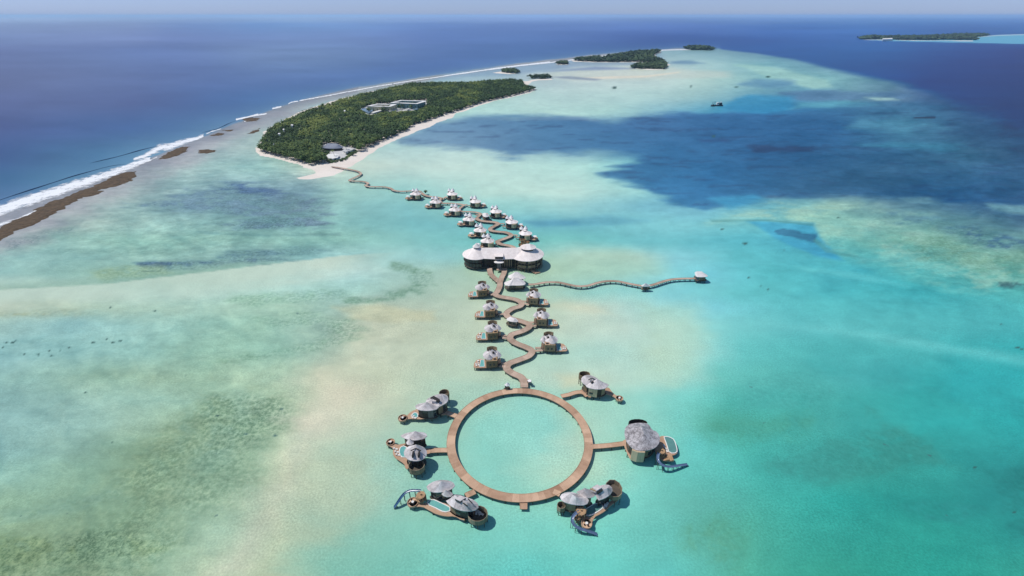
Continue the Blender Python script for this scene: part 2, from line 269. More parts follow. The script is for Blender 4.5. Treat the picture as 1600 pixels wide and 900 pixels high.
    P([(330,625),(420,625),(440,650),(400,690),(340,690),(300,660)], (118,152,126), 20, .42, seed=31, **gm)
    P([(-20,850),(60,842),(200,838),(240,860),(120,885),(-20,900)], (116,148,112), 12, .5, seed=32, **gm)
    P([(0,800),(70,790),(190,760),(200,775),(90,808),(0,820)], (120,165,155), 7, .4, ax=.5, warp=9, ws=(40,14), seed=33, mo=.3)
    # sand ridge between meadow and lagoon
    P([(520,600),(560,590),(600,600),(540,640),(490,700),(460,760),(420,830),(380,900),(330,900),(380,830),(430,760),(450,690),(480,640)], (204,206,184), 18, .5, ax=.7, warp=10)
    P([(420,720),(560,700),(600,760),(520,850),(420,850),(380,800)], (182,196,165), 24, .35, ax=.7, warp=16)
    # shoals beside the walkways
    P([(880,468),(930,474),(960,492),(900,490),(860,478)], (205,214,190), 8, .6, ax=.6, warp=6)
    P([(990,470),(1090,480),(1100,540),(1050,600),(1000,590),(1010,520)], (180,212,182), 18, .45, ax=.6, warp=14)
    P([(870,586),(920,580),(930,600),(880,606)], (192,212,188), 8, .6, ax=.6, warp=6)
    P([(740,400),(980,392),(1030,405),(1040,430),(950,436),(850,432),(740,430)], (172,206,182), 12, .45, ax=.5, warp=8)
    # lower right weed
    gr = dict(ax=.7, warp=22, ws=(70,34), mo=.22)
    P([(1094,684),(1120,660),(1180,652),(1260,656),(1250,680),(1180,690),(1110,700)], (78,158,142), 12, .6, seed=40, **gr)
    P([(1330,618),(1370,640),(1470,704),(1500,730),(1380,745),(1290,760),(1180,735),(1230,705),(1320,690),(1370,670)], (66,146,140), 12, .72, seed=41, **gr)
    P([(1150,590),(1250,580),(1320,600),(1280,630),(1160,640)], (80,164,160), 14, .45, seed=45, **gr)
    P([(1396,782),(1450,780),(1530,795),(1500,812),(1430,808)], (62,150,150), 6, .6, seed=42, **gr)
    P([(1540,735),(1640,730),(1640,850),(1590,835),(1560,790)], (48,128,128), 12, .6, seed=43, **gr)
    P([(1070,840),(1120,800),(1170,840),(1160,890),(1090,880)], (72,158,140), 14, .55, seed=44, **gr)
    P([(1560,620),(1640,630),(1640,660),(1580,650)], (52,145,148), 8, .5, seed=46, **gr)
    P([(1480,560),(1600,580),(1700,600),(1700,660),(1560,650),(1480,620)], (56,170,175), 14, .5, ax=.7, warp=14)
    P([(1260,560),(1360,580),(1460,610),(1400,600),(1300,590)], (70,168,168), 8, .4, ax=.7, warp=10, mo=.1)
    # streaks of sand and weed drawn out by the currents
    amp = table({24:{0:(.05,)*3,1600:(.05,)*3}, 120:{0:(.1,)*3,700:(.05,)*3,1100:(.06,)*3,1300:(.14,)*3,1600:(.14,)*3}, 200:{0:(.1,)*3,400:(.08,)*3,700:(.05,)*3,1000:(.08,)*3,1300:(.14,)*3,1600:(.2,)*3},
                 300:{0:(.05,)*3,250:(.16,)*3,480:(.2,)*3,560:(.04,)*3,900:(.04,)*3,1100:(.10,)*3,1300:(.14,)*3,1600:(.18,)*3}, 380:{0:(.1,)*3,250:(.2,)*3,500:(.16,)*3,600:(.04,)*3,1100:(.05,)*3,1300:(.12,)*3,1600:(.18,)*3},
                 440:{0:(.06,)*3,400:(.06,)*3,560:(.10,)*3,700:(.03,)*3,1200:(.05,)*3,1450:(.12,)*3,1600:(.14,)*3}, 520:{0:(.10,)*3,300:(.12,)*3,550:(.10,)*3,700:(.03,)*3,1100:(.03,)*3,1600:(.06,)*3},
                 620:{0:(.10,)*3,400:(.12,)*3,520:(.03,)*3,1050:(.02,)*3,1300:(.05,)*3,1600:(.06,)*3}, 900:{0:(.12,)*3,250:(.12,)*3,420:(.03,)*3,1000:(.02,)*3,1300:(.05,)*3,1600:(.06,)*3}}, px, py)
    amp = amp*(1-.8*(up*fd*rimf)[..., None]); SEA_AMP[0] = amp[..., 0]*.65
    C = C*(1+.8*amp*STK[..., None]*np.array((1.25, .9, .75)))
    for cx_, cy_, r_ in CORAL:
        mm = np.zeros(px.shape, np.float32); q = (np.abs(px-cx_) < 12) & (np.abs(py-cy_) < 8)
        mm[q] = 1-sst(.5, 1.25, np.hypot((px[q]-cx_)/r_, (py[q]-cy_)/(r_*.5))); paint(mm, (62,100,102), .95)
    C = adjust(C, px, py, RES_LAG)
    lum = C @ np.array((.3, .59, .11)); C = C*.97+lum[..., None]*.03
    # ocean outside the reef
    O = table(OCE, wx, py+fbm(px/200, py/20)*3)
    O = adjust(O, px, py, RES_OCE)
    ins_l = (px < 1125) & (dv < 0)
    O = O*(1+.05*(fbm(px/260+2, py/(7+py*.03), 4, .55)*1.5)[..., None]+.02*STK[..., None])  # broad soft bands stand for cloud shading, painted into the ocean colour
    sh = (px < 1125)*np.exp(-np.clip(-dv, 0, 200)/np.interp(px, [0, 300, 500, 1000], [26, 22, 10, 4]))
    O = O*(1-.55*sh[..., None])+np.array((128,165,190.))*.55*sh[..., None]
    mo_ = sst(1.5, -1.5, dv+fbm(px/14, py/5, 3)*2)*(px < 1125) if False else (1-sst(-1.5, 1.5, dv+fbm(px/14, py/5, 3)*1.2))*(px < 1125)
    ye = np.interp(px, [p[0] for p in EDGE], [p[1] for p in EDGE])
    ew = np.interp(px, [1125, 1250, 1400, 1500, 1600, 2000], [1.5, 3, 6, 14, 30, 40])
    me = (1-sst(-1, 1, (py-ye+fbm(px/50, py/8, 4)*ew*.6)/ew))*(px >= 1125)
    mo2 = np.clip(mo_+me, 0, 1)
    # shallow bank of the far right island
    yb0 = np.interp(px, [1500, 1520, 1560, 1600, 2200], [60, 57.5, 54.5, 53.3, 50]); yb1 = np.interp(px, [1300, 1345, 1420, 1520, 1600, 2200], [62, 62.8, 65, 67.0, 68.8, 76])
    r1 = sst(1508, 1528, px); r0 = sst(1342, 1380, px)*(1-r1)
    bank = r1*sst(-.5, .5, py-yb0)*sst(-.5, .5, yb1-py)+r0*sst(-.5, .5, py-60.5)*sst(-.4, .4, yb1-py)
    rim_ = np.exp(-((py-yb0-.6)/.8)**2)*r1
    C = C*(1-mo2[..., None])+O*mo2[..., None]
    bc = np.array((118,182,212.))*(1-rim_[..., None])+np.array((196,212,218.))*rim_[..., None]
    C = C*(1-bank[..., None])+bc*bank[..., None]
    mott = mott*(1-mo2)
    deep = mo2*(1-bank); SEA_AMP[0] = SEA_AMP[0]*(1-.8*mo2)
    mott = np.clip(mott, 0, 1)
    return np.clip(C, 0, 255)/255, mott.astype(np.float32), deep.astype(np.float32)
# ---------------------------------------------------------------- materials
def srgb(c):
    c = np.asarray(c, float)
    return np.where(c <= .04045, c/12.92, ((c+.055)/1.055)**2.4)
def newmat(name):
    m = bpy.data.materials.new(name); m.use_nodes = True
    return m, m.node_tree.nodes, m.node_tree.links, m.node_tree.nodes['Principled BSDF']
def N(nodes, t, **kw):
    n = nodes.new(t)
    for k, v in kw.items():
        if k in n.inputs: n.inputs[k].default_value = v
        else: setattr(n, k, v)
    return n
def surf(name, dark, light, scale=1.0, rough=.8, tint=.5, stretch=(1, 1, 1), spec=.3, bump=.0, fine=6.0, metal=0.0, con=1.0):
    """two-colour weathered surface; 'tint' face attribute shifts it board by board"""
    m, n, l, p = newmat(name)
    tc = N(n, 'ShaderNodeNewGeometry'); mp = N(n, 'ShaderNodeMapping'); mp.inputs['Scale'].default_value = stretch
    l.new(tc.outputs['Position'], mp.inputs['Vector'])
    a = N(n, 'ShaderNodeTexNoise', Scale=scale, Detail=4.0, Roughness=.65); l.new(mp.outputs[0], a.inputs['Vector'])
    b = N(n, 'ShaderNodeTexNoise', Scale=scale*fine, Detail=3.0, Roughness=.7); l.new(mp.outputs[0], b.inputs['Vector'])
    at = N(n, 'ShaderNodeAttribute', attribute_name='tint')
    s1 = N(n, 'ShaderNodeMath', operation='MULTIPLY_ADD'); l.new(b.outputs[0], s1.inputs[0]); s1.inputs[1].default_value = .5; l.new(a.outputs[0], s1.inputs[2])
    s2 = N(n, 'ShaderNodeMath', operation='MULTIPLY_ADD'); l.new(at.outputs['Fac'], s2.inputs[0]); s2.inputs[1].default_value = tint; l.new(s1.outputs[0], s2.inputs[2])
    mr = N(n, 'ShaderNodeMapRange'); l.new(s2.outputs[0], mr.inputs[0])
    c_ = .65+.5*tint+.1; h_ = .34/con; mr.inputs[1].default_value = c_-h_; mr.inputs[2].default_value = c_+h_
    mx = N(n, 'ShaderNodeMix', data_type='RGBA'); l.new(mr.outputs[0], mx.inputs[0])
    mx.inputs[6].default_value = (*dark, 1); mx.inputs[7].default_value = (*light, 1)
    l.new(mx.outputs[2], p.inputs['Base Color'])
    p.inputs['Roughness'].default_value = rough; p.inputs['Specular IOR Level'].default_value = spec; p.inputs['Metallic'].default_value = metal
    if bump:
        bm = N(n, 'ShaderNodeBump', Strength=.6, Distance=bump); l.new(b.outputs[0], bm.inputs['Height']); l.new(bm.outputs[0], p.inputs['Normal'])
    return m
M = {}
M['deck'] = surf('deck_planks', (.32,.19,.12), (.60,.405,.275), .22, .75, 1.1, fine=9, con=.8)
M['pier'] = surf('pier_planks', (.29,.20,.145), (.56,.42,.33), .22, .8, .6, fine=9)
M['beam'] = surf('weathered_beam', (.06,.05,.04), (.14,.115,.09), .8, .85)
M['pile'] = surf('timber_pile', (.05,.05,.04), (.12,.11,.085), 1.5, .85)
M['roof'] = surf('shake_roof', (.34,.31,.305), (.74,.69,.68), .7, .6, .7, bump=.05, fine=5)
M['roofs'] = surf('speckled_shake_roof', (.17,.155,.16), (.56,.53,.54), .55, .65, .3, bump=.08, fine=4, con=1.7)
M['roofw'] = surf('pale_thatch', (.58,.54,.52), (.84,.80,.77), .5, .8, .6, bump=.03)
M['roofp'] = surf('rosy_shingle_roof', (.66,.585,.55), (.90,.83,.79), .5, .75, .8, bump=.03)
M['cap'] = surf('white_canvas', (.70,.67,.67), (.86,.84,.83), .8, .7, .3)
M['wall'] = surf('olive_cladding', (.15,.11,.062), (.33,.255,.16), .5, .85, .9, stretch=(3,3,.4))
M['wallt'] = surf('tan_cladding', (.33,.245,.15), (.62,.49,.33), .5, .85, .8, stretch=(3,3,.4))
M['screen'] = surf('terrace_cladding', (.15,.12,.08), (.34,.275,.19), .5, .85, .8, stretch=(3,3,.4))
M['wallg'] = surf('grey_cladding', (.10,.10,.095), (.26,.26,.24), .6, .85, .8, stretch=(3,3,.4))
M['walld'] = surf('dark_screen', (.018,.018,.018), (.07,.06,.05), .8, .7, .8)
M['glass'] = surf('dark_glazing', (.008,.010,.014), (.03,.038,.05), .6, .12, .5, spec=.6)
M['trim'] = surf('bronze_trim', (.015,.013,.012), (.05,.045,.04), 1, .5)
M['white'] = surf('white_render', (.66,.65,.62), (.82,.81,.78), .6, .7, .3)
M['cream'] = surf('cream_render', (.44,.40,.25), (.62,.56,.38), .2, .8, .3)
M['teal'] = surf('teal_render', (.10,.20,.20), (.20,.32,.32), .2, .7, .3)
M['pool'] = surf('pool_water', (.10,.34,.33), (.20,.48,.44), .4, .08, .3, spec=.5)
M['pooldeep'] = surf('deep_pool_water', (.085,.21,.20), (.13,.28,.26), .4, .08, .3, spec=.5)
M['slide'] = surf('blue_slide', (.015,.05,.12), (.04,.11,.22), .5, .22, .3, spec=.6)
M['slideg'] = surf('steel_blue_slide', (.06,.10,.19), (.16,.23,.36), .5, .2, .3, spec=.6)
M['fabric'] = surf('cushion_fabric', (.60,.57,.53), (.78,.75,.70), 2, .9, .3)
M['dark'] = surf('dark_wicker', (.02,.017,.015), (.06,.05,.045), 2, .8, .4)
M['tim'] = surf('honey_timber', (.28,.17,.09), (.50,.33,.19), .6, .75, .6)
M['bark'] = surf('bark', (.10,.075,.05), (.2,.16,.11), 1, .9)
M['sand'] = surf('beach_sand', (.66,.585,.51), (.80,.73,.655), .03, .95, .1, fine=12)
M['rub'] = surf('coral_rubble', (.030,.022,.012), (.16,.105,.060), .22, .95, .5, bump=.5, fine=5)
M['paving'] = surf('pale_paving', (.42,.42,.42), (.62,.61,.60), .05, .9, .1, fine=8)
M['bluer'] = surf('slate_blue_roof', (.10,.12,.17), (.20,.23,.30), .2, .6, .6)
M['steelb'] = surf('blue_metal_roof', (.12,.20,.30), (.22,.32,.42), .2, .5, .5)
M['hull'] = surf('dark_hull', (.01,.025,.04), (.04,.07,.09), .3, .5, .4)
def leafmat(name, a, b, c):
    m, n, l, p = newmat(name)
    at = N(n, 'ShaderNodeAttribute', attribute_name='tint')
    cr = N(n, 'ShaderNodeValToRGB'); e = cr.color_ramp.elements
    e[0].position = 0; e[0].color = (*a, 1); e[1].position = 1; e[1].color = (*c, 1)
    k = e.new(.5); k.color = (*b, 1)
    l.new(at.outputs['Fac'], cr.inputs[0]); l.new(cr.outputs[0], p.inputs['Base Color'])
    p.inputs['Roughness'].default_value = .7; p.inputs['Specular IOR Level'].default_value = .2
    return m
M['leaf'] = leafmat('tropical_foliage', (.030,.058,.020), (.068,.118,.034), (.20,.235,.055))
M['leaff'] = leafmat('far_foliage', (.022,.042,.024), (.04,.072,.032), (.08,.115,.045))
# ---------------------------------------------------------------- mesh builder
R = random.Random(11)
class MB:
    def __init__(s): s.v = []; s.f = []; s.t = []
    def face(s, idx, t=.5): s.f.append(tuple(idx)); s.t.append(t)
    def add(s, vs): k = len(s.v); s.v.extend(vs); return k
    def quad(s, a, b, c, d, t=.5):
        k = s.add([a, b, c, d]); s.face((k, k+1, k+2, k+3), t)
    def box(s, x0, x1, y0, y1, z0, z1, rot=0, c=None, t=.5):
        cx, cy = c if c else ((x0+x1)/2, (y0+y1)/2); ca, sa = math.cos(rot), math.sin(rot)
        P = []
        for z in (z0, z1):
            for x, y in ((x0,y0),(x1,y0),(x1,y1),(x0,y1)):
                dx, dy = x-cx, y-cy; P.append((cx+dx*ca-dy*sa, cy+dx*sa+dy*ca, z))
        k = s.add(P)
        for q in ((3,2,1,0),(4,5,6,7),(0,1,5,4),(1,2,6,5),(2,3,7,6),(3,0,4,7)): s.face([k+i for i in q], t)
    def prism(s, pts, z0, z1, top=True, bot=True, jit=0, t=.5):
        if area(pts) < 0: pts = pts[::-1]
        n = len(pts)
        if top: k = s.add([(x, y, z1) for x, y in pts]); s.face(range(k, k+n), t)
        if bot: k = s.add([(x, y, z0) for x, y in pts]); s.face(range(k+n-1, k-1, -1), t)
        for i in range(n):
            a, b = pts[i], pts[(i+1) % n]
            s.quad((*a, z0), (*b, z0), (*b, z1), (*a, z1), t+R.uniform(-jit, jit))
    def ring(s, po, pi, z0, z1, t=.5, jit=0):
        n = len(po)
        for i in range(n):
            j = (i+1) % n; a, b, c, d = po[i], po[j], pi[j], pi[i]; tt = t+R.uniform(-jit, jit)
            s.quad((*a, z1), (*b, z1), (*c, z1), (*d, z1), tt); s.quad((*a, z0), (*b, z0), (*b, z1), (*a, z1), tt)
            s.quad((*c, z0), (*d, z0), (*d, z1), (*c, z1), tt); s.quad((*d, z0), (*c, z0), (*b, z0), (*a, z0), tt)
    def cyl(s, x, y, r0, z0, z1, n=8, r1=None, t=.5):
        r1 = r0 if r1 is None else r1
        k = s.add([(x+r*math.cos(a*2*math.pi/n), y+r*math.sin(a*2*math.pi/n), z) for r, z in ((r0, z0), (r1, z1)) for a in range(n)])
        for i in range(n): j = (i+1) % n; s.face((k+i, k+j, k+n+j, k+n+i), t)
        s.face(range(k+n, k+2*n), t); s.face(range(k+n-1, k-1, -1), t)
    def bar(s, a, b, r, n=6):
        a = Vector(a); b = Vector(b); d = (b-a).normalized(); u = d.orthogonal().normalized(); w = d.cross(u)
        k = s.add([tuple(q+(u*math.cos(i*2*math.pi/n)+w*math.sin(i*2*math.pi/n))*r) for q in (a, b) for i in range(n)])
        for i in range(n): j = (i+1) % n; s.face((k+i, k+j, k+n+j, k+n+i))
        s.face(range(k+n, k+2*n)); s.face(range(k+n-1, k-1, -1))
    def roof(s, pts, ridge, ze, zr, steps=6, pw=1.22, th=.28, jit=.35):
        """tent-like shake roof from an eave outline up to a ridge line"""
        if area(pts) < 0: pts = pts[::-1]
        n = len(pts); (ax, ay), (bx, by) = ridge[0], ridge[-1]; L = (bx-ax)**2+(by-ay)**2
        tops = []
        for x, y in pts:
            t = 0 if L < 1e-6 else max(0, min(1, ((x-ax)*(bx-ax)+(y-ay)*(by-ay))/L)); tops.append((ax+t*(bx-ax), ay+t*(by-ay)))
        tn = []
        g = R.uniform(-1, 1)
        for i in range(n):
            if i % 2 == 0: g = R.uniform(-jit, jit)
            tn.append(.5+g)
        rows = []
        for k in range(steps+1):
            t = k/steps; h = ze+(zr-ze)*t**pw
            rows.append([(x+(u-x)*t, y+(w-y)*t, h) for (x, y), (u, w) in zip(pts, tops)])
        for k in range(steps):
            for i in range(n):
                j = (i+1) % n; a, b, c, d = rows[k][i], rows[k][j], rows[k+1][j], rows[k+1][i]
                s.quad(a, b, c, d, tn[i]+R.uniform(-.08, .08))
        cx = sum(p[0] for p in pts)/n; cy = sum(p[1] for p in pts)/n
        for i in range(n):
            j = (i+1) % n; a, b = pts[i], pts[j]
            s.quad((*a, ze-th), (*b, ze-th), (*b, ze), (*a, ze), .8)
        k = s.add([(x, y, ze-th) for x, y in pts]); s.face(range(k+n-1, k-1, -1), .2)
    def build(s, name, mat, parent=None, org=(0, 0, 0), smooth=False):
        me = bpy.data.meshes.new(name); ox, oy, oz = org
        me.from_pydata([(x-ox, y-oy, z-oz) for x, y, z in s.v], [], s.f)
        me.materials.append(M[mat] if isinstance(mat, str) else mat)
        at = me.attributes.new('tint', 'FLOAT', 'FACE'); at.data.foreach_set('value', np.clip(np.array(s.t, np.float32), 0, 1))
        if smooth: me.polygons.foreach_set('use_smooth', [True]*len(me.polygons))
        o = bpy.data.objects.new(name, me); scn.collection.objects.link(o)
        if parent: o.parent = parent
        else: o.location = org
        return o
def area(p): return sum(p[i][0]*p[(i+1) % len(p)][1]-p[(i+1) % len(p)][0]*p[i][1] for i in range(len(p)))/2
def cent(p): return (sum(q[0] for q in p)/len(p), sum(q[1] for q in p)/len(p))
def inset(p, d):
    """move every corner of an outline inwards by d metres"""
    if area(p) < 0: p = p[::-1]
    n = len(p); out = []
    for i in range(n):
        a, b, c = p[i-1], p[i], p[(i+1) % n]
        e1 = (b[0]-a[0], b[1]-a[1]); e2 = (c[0]-b[0], c[1]-b[1])
        l1 = math.hypot(*e1) or 1; l2 = math.hypot(*e2) or 1
        nx = -e1[1]/l1-e2[1]/l2; ny = e1[0]/l1+e2[0]/l2; k = math.hypot(nx, ny) or 1
        out.append((b[0]+nx/k*d, b[1]+ny/k*d))
    return out
def smooth_path(P, step, closed=False):
    """Catmull-Rom through the points, resampled at even steps"""
    n = len(P); Q = []
    for i in range(n if closed else n-1):
        p0 = P[i-1] if (closed or i > 0) else P[0]; p1 = P[i]; p2 = P[(i+1) % n]; p3 = P[(i+2) % n] if (closed or i+2 < n) else P[-1]
        for k in range(12):
            t = k/12; Q.append(tuple(.5*((2*b)+(c-a)*t+(2*a-5*b+4*c-d)*t*t+(3*b-a-3*c+d)*t**3) for a, b, c, d in zip(p0, p1, p2, p3)))
    if not closed: Q.append(tuple(P[-1]))
    else: Q.append(Q[0])
    L = [0]
    for i in range(1, len(Q)): L.append(L[-1]+math.dist(Q[i-1], Q[i]))
    m = max(3, round(L[-1]/step)); out = []; j = 0
    for k in range(m if closed else m+1):
        s = L[-1]*k/m
        while j < len(L)-2 and L[j+1] < s: j += 1
        t = (s-L[j])/max(1e-9, L[j+1]-L[j]); out.append(tuple(a+(b-a)*t for a, b in zip(Q[j], Q[j+1])))
    return out
def circ(x, y, r, n=20, ry=None, rot=0):
    ry = ry or r; c, s = math.cos(rot), math.sin(rot)
    return [(x+r*math.cos(a)*c-ry*math.sin(a)*s, y+r*math.cos(a)*s+ry*math.sin(a)*c) for a in (2*math.pi*i/n for i in range(n))]
def thing(name, label, cat, loc, group=None):
    o = bpy.data.objects.new(name, None); scn.collection.objects.link(o); o.empty_display_size = .5
    o.location = loc; o['label'] = label; o['category'] = cat
    if group: o['group'] = group
    return o
def tag(o, label=None, cat=None, group=None, kind=None):
    for k, v in (('label', label), ('category', cat), ('group', group), ('kind', kind)):
        if v: o[k] = v
    return o
def copy_tree(o, parent=None):
    c = o.copy(); scn.collection.objects.link(c)
    if parent: c.parent = parent
    for ch in list(o.children): copy_tree(ch, c)
    return c
def inside(x, y, p):
    c = False; n = len(p)
    for i in range(n):
        (x0, y0), (x1, y1) = p[i], p[(i+1) % n]
        if (y0 > y) != (y1 > y) and x < (x1-x0)*(y-y0)/(y1-y0)+x0: c = not c
    return c
# ---------------------------------------------------------------- the sea as one sheet on the sea bed map
CAL_D = (250, 375, 575, 900, 1450, 2400, 4000, 7000, 15000, 40000)
CAL_S = ((1.08,1.10,1.19),(1.05,1.08,1.16),(1.02,1.04,1.11),(1.0,1.02,1.08),(.98,1.0,1.06),(.96,.98,1.03),(.94,.96,1.0),(.9,.9,.94),(.8,.8,.84),(.55,.55,.6))
CAL_O = ((.003,.008,.013),(.006,.010,.022),(.012,.020,.038),(.028,.043,.072),(.044,.068,.120),(.056,.088,.148),(.068,.108,.168),(.08,.127,.19),(.10,.155,.25),(.145,.23,.37))
def calib(T, dist):
    """surface colour (albedo) of water and bed from its colour as measured through the air at that distance"""
    lin = srgb(T); lg = np.log(dist); out = np.empty_like(lin)
    for c in range(3):
        sl = np.interp(lg, np.log(CAL_D), [q[c] for q in CAL_S]); of = np.interp(lg, np.log(CAL_D), [q[c] for q in CAL_O])
        out[..., c] = (lin[..., c]-of)/sl
    return np.clip(out, .004, .85)
HAZE_D = 3.2e-5
def build_sea():
    ys = np.concatenate([np.arange(25, 30, .25), np.arange(30, 60, .6), np.arange(60, 130, 1.0), np.arange(130, 400, 2.0), np.arange(400, 905, 2.6), np.arange(910, 1260, 14)])
    xs = np.concatenate([np.arange(-900, -60, 30), np.arange(-60, 1660, 2.8), np.arange(1660, 2520, 30)])
    px, py = np.meshgrid(xs, ys)
    C, mo, dp = sea_bed(px, py); am = SEA_AMP[0]
    u = (px-800)/F_PX; v = (450-py)/F_PX; dy = cs+v*sn_; dz = -sn_+v*cs; t = -CAM_H/dz
    X = u*t; Y = dy*t; D = np.sqrt(X*X+Y*Y+CAM_H**2)
    alb = calib(C, D)
    nr, nc = px.shape; idx = np.arange(nr*nc).reshape(nr, nc)
    fq = np.stack([idx[1:, :-1], idx[1:, 1:], idx[:-1, 1:], idx[:-1, :-1]], -1).reshape(-1, 4)
    me = bpy.data.meshes.new('water'); nv = nr*nc; nf = len(fq)
    me.vertices.add(nv); me.vertices.foreach_set('co', np.stack([X, Y, np.zeros_like(X)], -1).astype(np.float32).ravel())
    me.loops.add(nf*4); me.loops.foreach_set('vertex_index', fq.astype(np.int32).ravel())
    me.polygons.add(nf); me.polygons.foreach_set('loop_start', np.arange(0, nf*4, 4, dtype=np.int32))
    me.update(calc_edges=True)
    ca = me.color_attributes.new('bed', 'FLOAT_COLOR', 'POINT')
    ca.data.foreach_set('color', np.concatenate([alb, np.ones(alb.shape[:2]+(1,))], -1).astype(np.float32).ravel())
    for nm, a in (('mott', mo), ('deep', dp), ('amp', am)):
        q = me.attributes.new(nm, 'FLOAT', 'POINT'); q.data.foreach_set('value', a.astype(np.float32).ravel())
    o = bpy.data.objects.new('water', me); scn.collection.objects.link(o); o['kind'] = 'structure'
    m, n, l, p = newmat('lagoon_and_ocean'); me.materials.append(m)
    bed = N(n, 'ShaderNodeAttribute', attribute_name='bed'); mt = N(n, 'ShaderNodeAttribute', attribute_name='mott'); de = N(n, 'ShaderNodeAttribute', attribute_name='deep')
    geo = N(n, 'ShaderNodeNewGeometry')
    def noise(sc, det=4., ro=.6, st=(1, 1, 1)):
        mp = N(n, 'ShaderNodeMapping'); mp.inputs['Scale'].default_value = st; l.new(geo.outputs['Position'], mp.inputs[0])
        a = N(n, 'ShaderNodeTexNoise', Scale=sc, Detail=det, Roughness=ro); l.new(mp.outputs[0], a.inputs['Vector']); return a
    def mth(op, a, b, c=None, cl=False):
        q = N(n, 'ShaderNodeMath', operation=op, use_clamp=cl)
        for i, w in enumerate((a, b, c)):
            if w is None: continue
            if isinstance(w, (int, float)): q.inputs[i].default_value = w
            else: l.new(w, q.inputs[i])
        return q.outputs[0]
    def mrange(x, a, b, c, d):
        q = N(n, 'ShaderNodeMapRange'); l.new(x, q.inputs[0])
        for i, w in enumerate((a, b, c, d)): q.inputs[i+1].default_value = w
        return q.outputs[0]
    # weed and coral clumps where the map says so
    weed = noise(.42, 5., .7); big = noise(.055, 3., .6, (1, .7, 1)); spk = noise(1.15, 4., .75); fld = noise(.10, 8., .78, (.6, 1, 1)); amp_ = N(n, 'ShaderNodeAttribute', attribute_name='amp')
    w1 = mth('ADD', mth('MULTIPLY', mth('SUBTRACT', spk.outputs[0], .5), 1.0), mth('MULTIPLY_ADD', big.outputs[0], .35, weed.outputs[0]))
    wm = mrange(w1, .68, .80, 0., 1.)
    wdark = mth('MULTIPLY', wm, mt.outputs['Fac'], cl=True)
    wl = mth('MULTIPLY', mrange(w1, .64, .52, 0., 1.), mt.outputs['Fac'], cl=True)
    # sparse coral heads
    head = noise(.2, 2., .5); hm = mth('MULTIPLY', mrange(head.outputs[0], .735, .76, 0., .6), mrange(mt.outputs['Fac'], .02, .2, 0., 1.))
    # caustics and sparkle of ripples, painted into the colour as grain everywhere
    gr = mrange(spk.outputs[0], .38, .62, .87, 1.13); gr2 = mrange(big.outputs[0], .3, .7, .95, 1.05)
    pch = noise(.02, 3., .6, (.6, 1, 1))
    gr = mth('MULTIPLY_ADD', mth('SUBTRACT', gr, 1.0), mrange(pch.outputs[0], .36, .64, .25, 1.45), 1.0)
    g = mth('MULTIPLY', gr, gr2)
    g = mth('MULTIPLY', g, mth('MULTIPLY_ADD', mrange(fld.outputs[0], .3, .7, -2.6, 2.6), amp_.outputs['Fac'], 1.0))
    g = mth('ADD', mth('MULTIPLY', mth('SUBTRACT', g, 1.0), mrange(de.outputs['Fac'], 0., 1., 1., .45)), 1.0)
    v1 = N(n, 'ShaderNodeVectorMath', operation='SCALE'); l.new(bed.outputs['Color'], v1.inputs[0]); l.new(g, v1.inputs['Scale'])
    mx = N(n, 'ShaderNodeMix', data_type='RGBA'); l.new(mth('MULTIPLY', wdark, .85), mx.inputs[0]); l.new(v1.outputs[0], mx.inputs[6])
    v2 = N(n, 'ShaderNodeVectorMath', operation='MULTIPLY'); l.new(v1.outputs[0], v2.inputs[0]); v2.inputs[1].default_value = (.44, .53, .50)
    l.new(v2.outputs[0], mx.inputs[7])
    mx2 = N(n, 'ShaderNodeMix', data_type='RGBA'); l.new(mth('MULTIPLY', wl, .8), mx2.inputs[0]); l.new(mx.outputs[2], mx2.inputs[6])
    v3 = N(n, 'ShaderNodeVectorMath', operation='MULTIPLY'); l.new(v1.outputs[0], v3.inputs[0]); v3.inputs[1].default_value = (1.6, 1.46, 1.46)
    l.new(v3.outputs[0], mx2.inputs[7])
    mx3 = N(n, 'ShaderNodeMix', data_type='RGBA'); l.new(hm, mx3.inputs[0]); l.new(mx2.outputs[2], mx3.inputs[6]); mx3.inputs[7].default_value = (.06, .12, .13, 1)
    l.new(mx3.outputs[2], p.inputs['Base Color'])
    p.inputs["IOR"].default_value = 1.33; p.inputs["Roughness"].default_value = .36; p.inputs["Specular IOR Level"].default_value = .13
    wv = noise(.55, 4., .6, (1, .6, 1))
    bp = N(n, 'ShaderNodeBump', Strength=.35, Distance=.35); l.new(wv.outputs[0], bp.inputs['Height']); l.new(bp.outputs[0], p.inputs['Normal'])
    return o
build_sea()
# ground under the whole scene, behind and beside the camera too
mb = MB(); mb.quad((-190000, -60000, -1.2), (190000, -60000, -1.2), (190000, 200000, -1.2), (-190000, 200000, -1.2))
M['deepsea'] = surf('deep_sea', (.03,.06,.14), (.05,.09,.19), .01, .25, .3)
o = mb.build('ocean', 'deepsea'); o['kind'] = 'structure'
# the air
mb = MB(); mb.box(-200000, 200000, -70000, 210000, -2.4, 215)
hm_ = bpy.data.materials.new('haze_air'); hm_.use_nodes = True; hn = hm_.node_tree.nodes
for q in list(hn):
    if q.type != 'OUTPUT_MATERIAL': hn.remove(q)
pv = hn.new('ShaderNodeVolumePrincipled'); pv.inputs['Density'].default_value = HAZE_D; pv.inputs['Color'].default_value = (.55, .78, .98, 1); pv.inputs['Anisotropy'].default_value = 0
hm_.node_tree.links.new(pv.outputs[0], [q for q in hn if q.type == 'OUTPUT_MATERIAL'][0].inputs['Volume'])
o = mb.build('haze', hm_); o['kind'] = 'stuff'
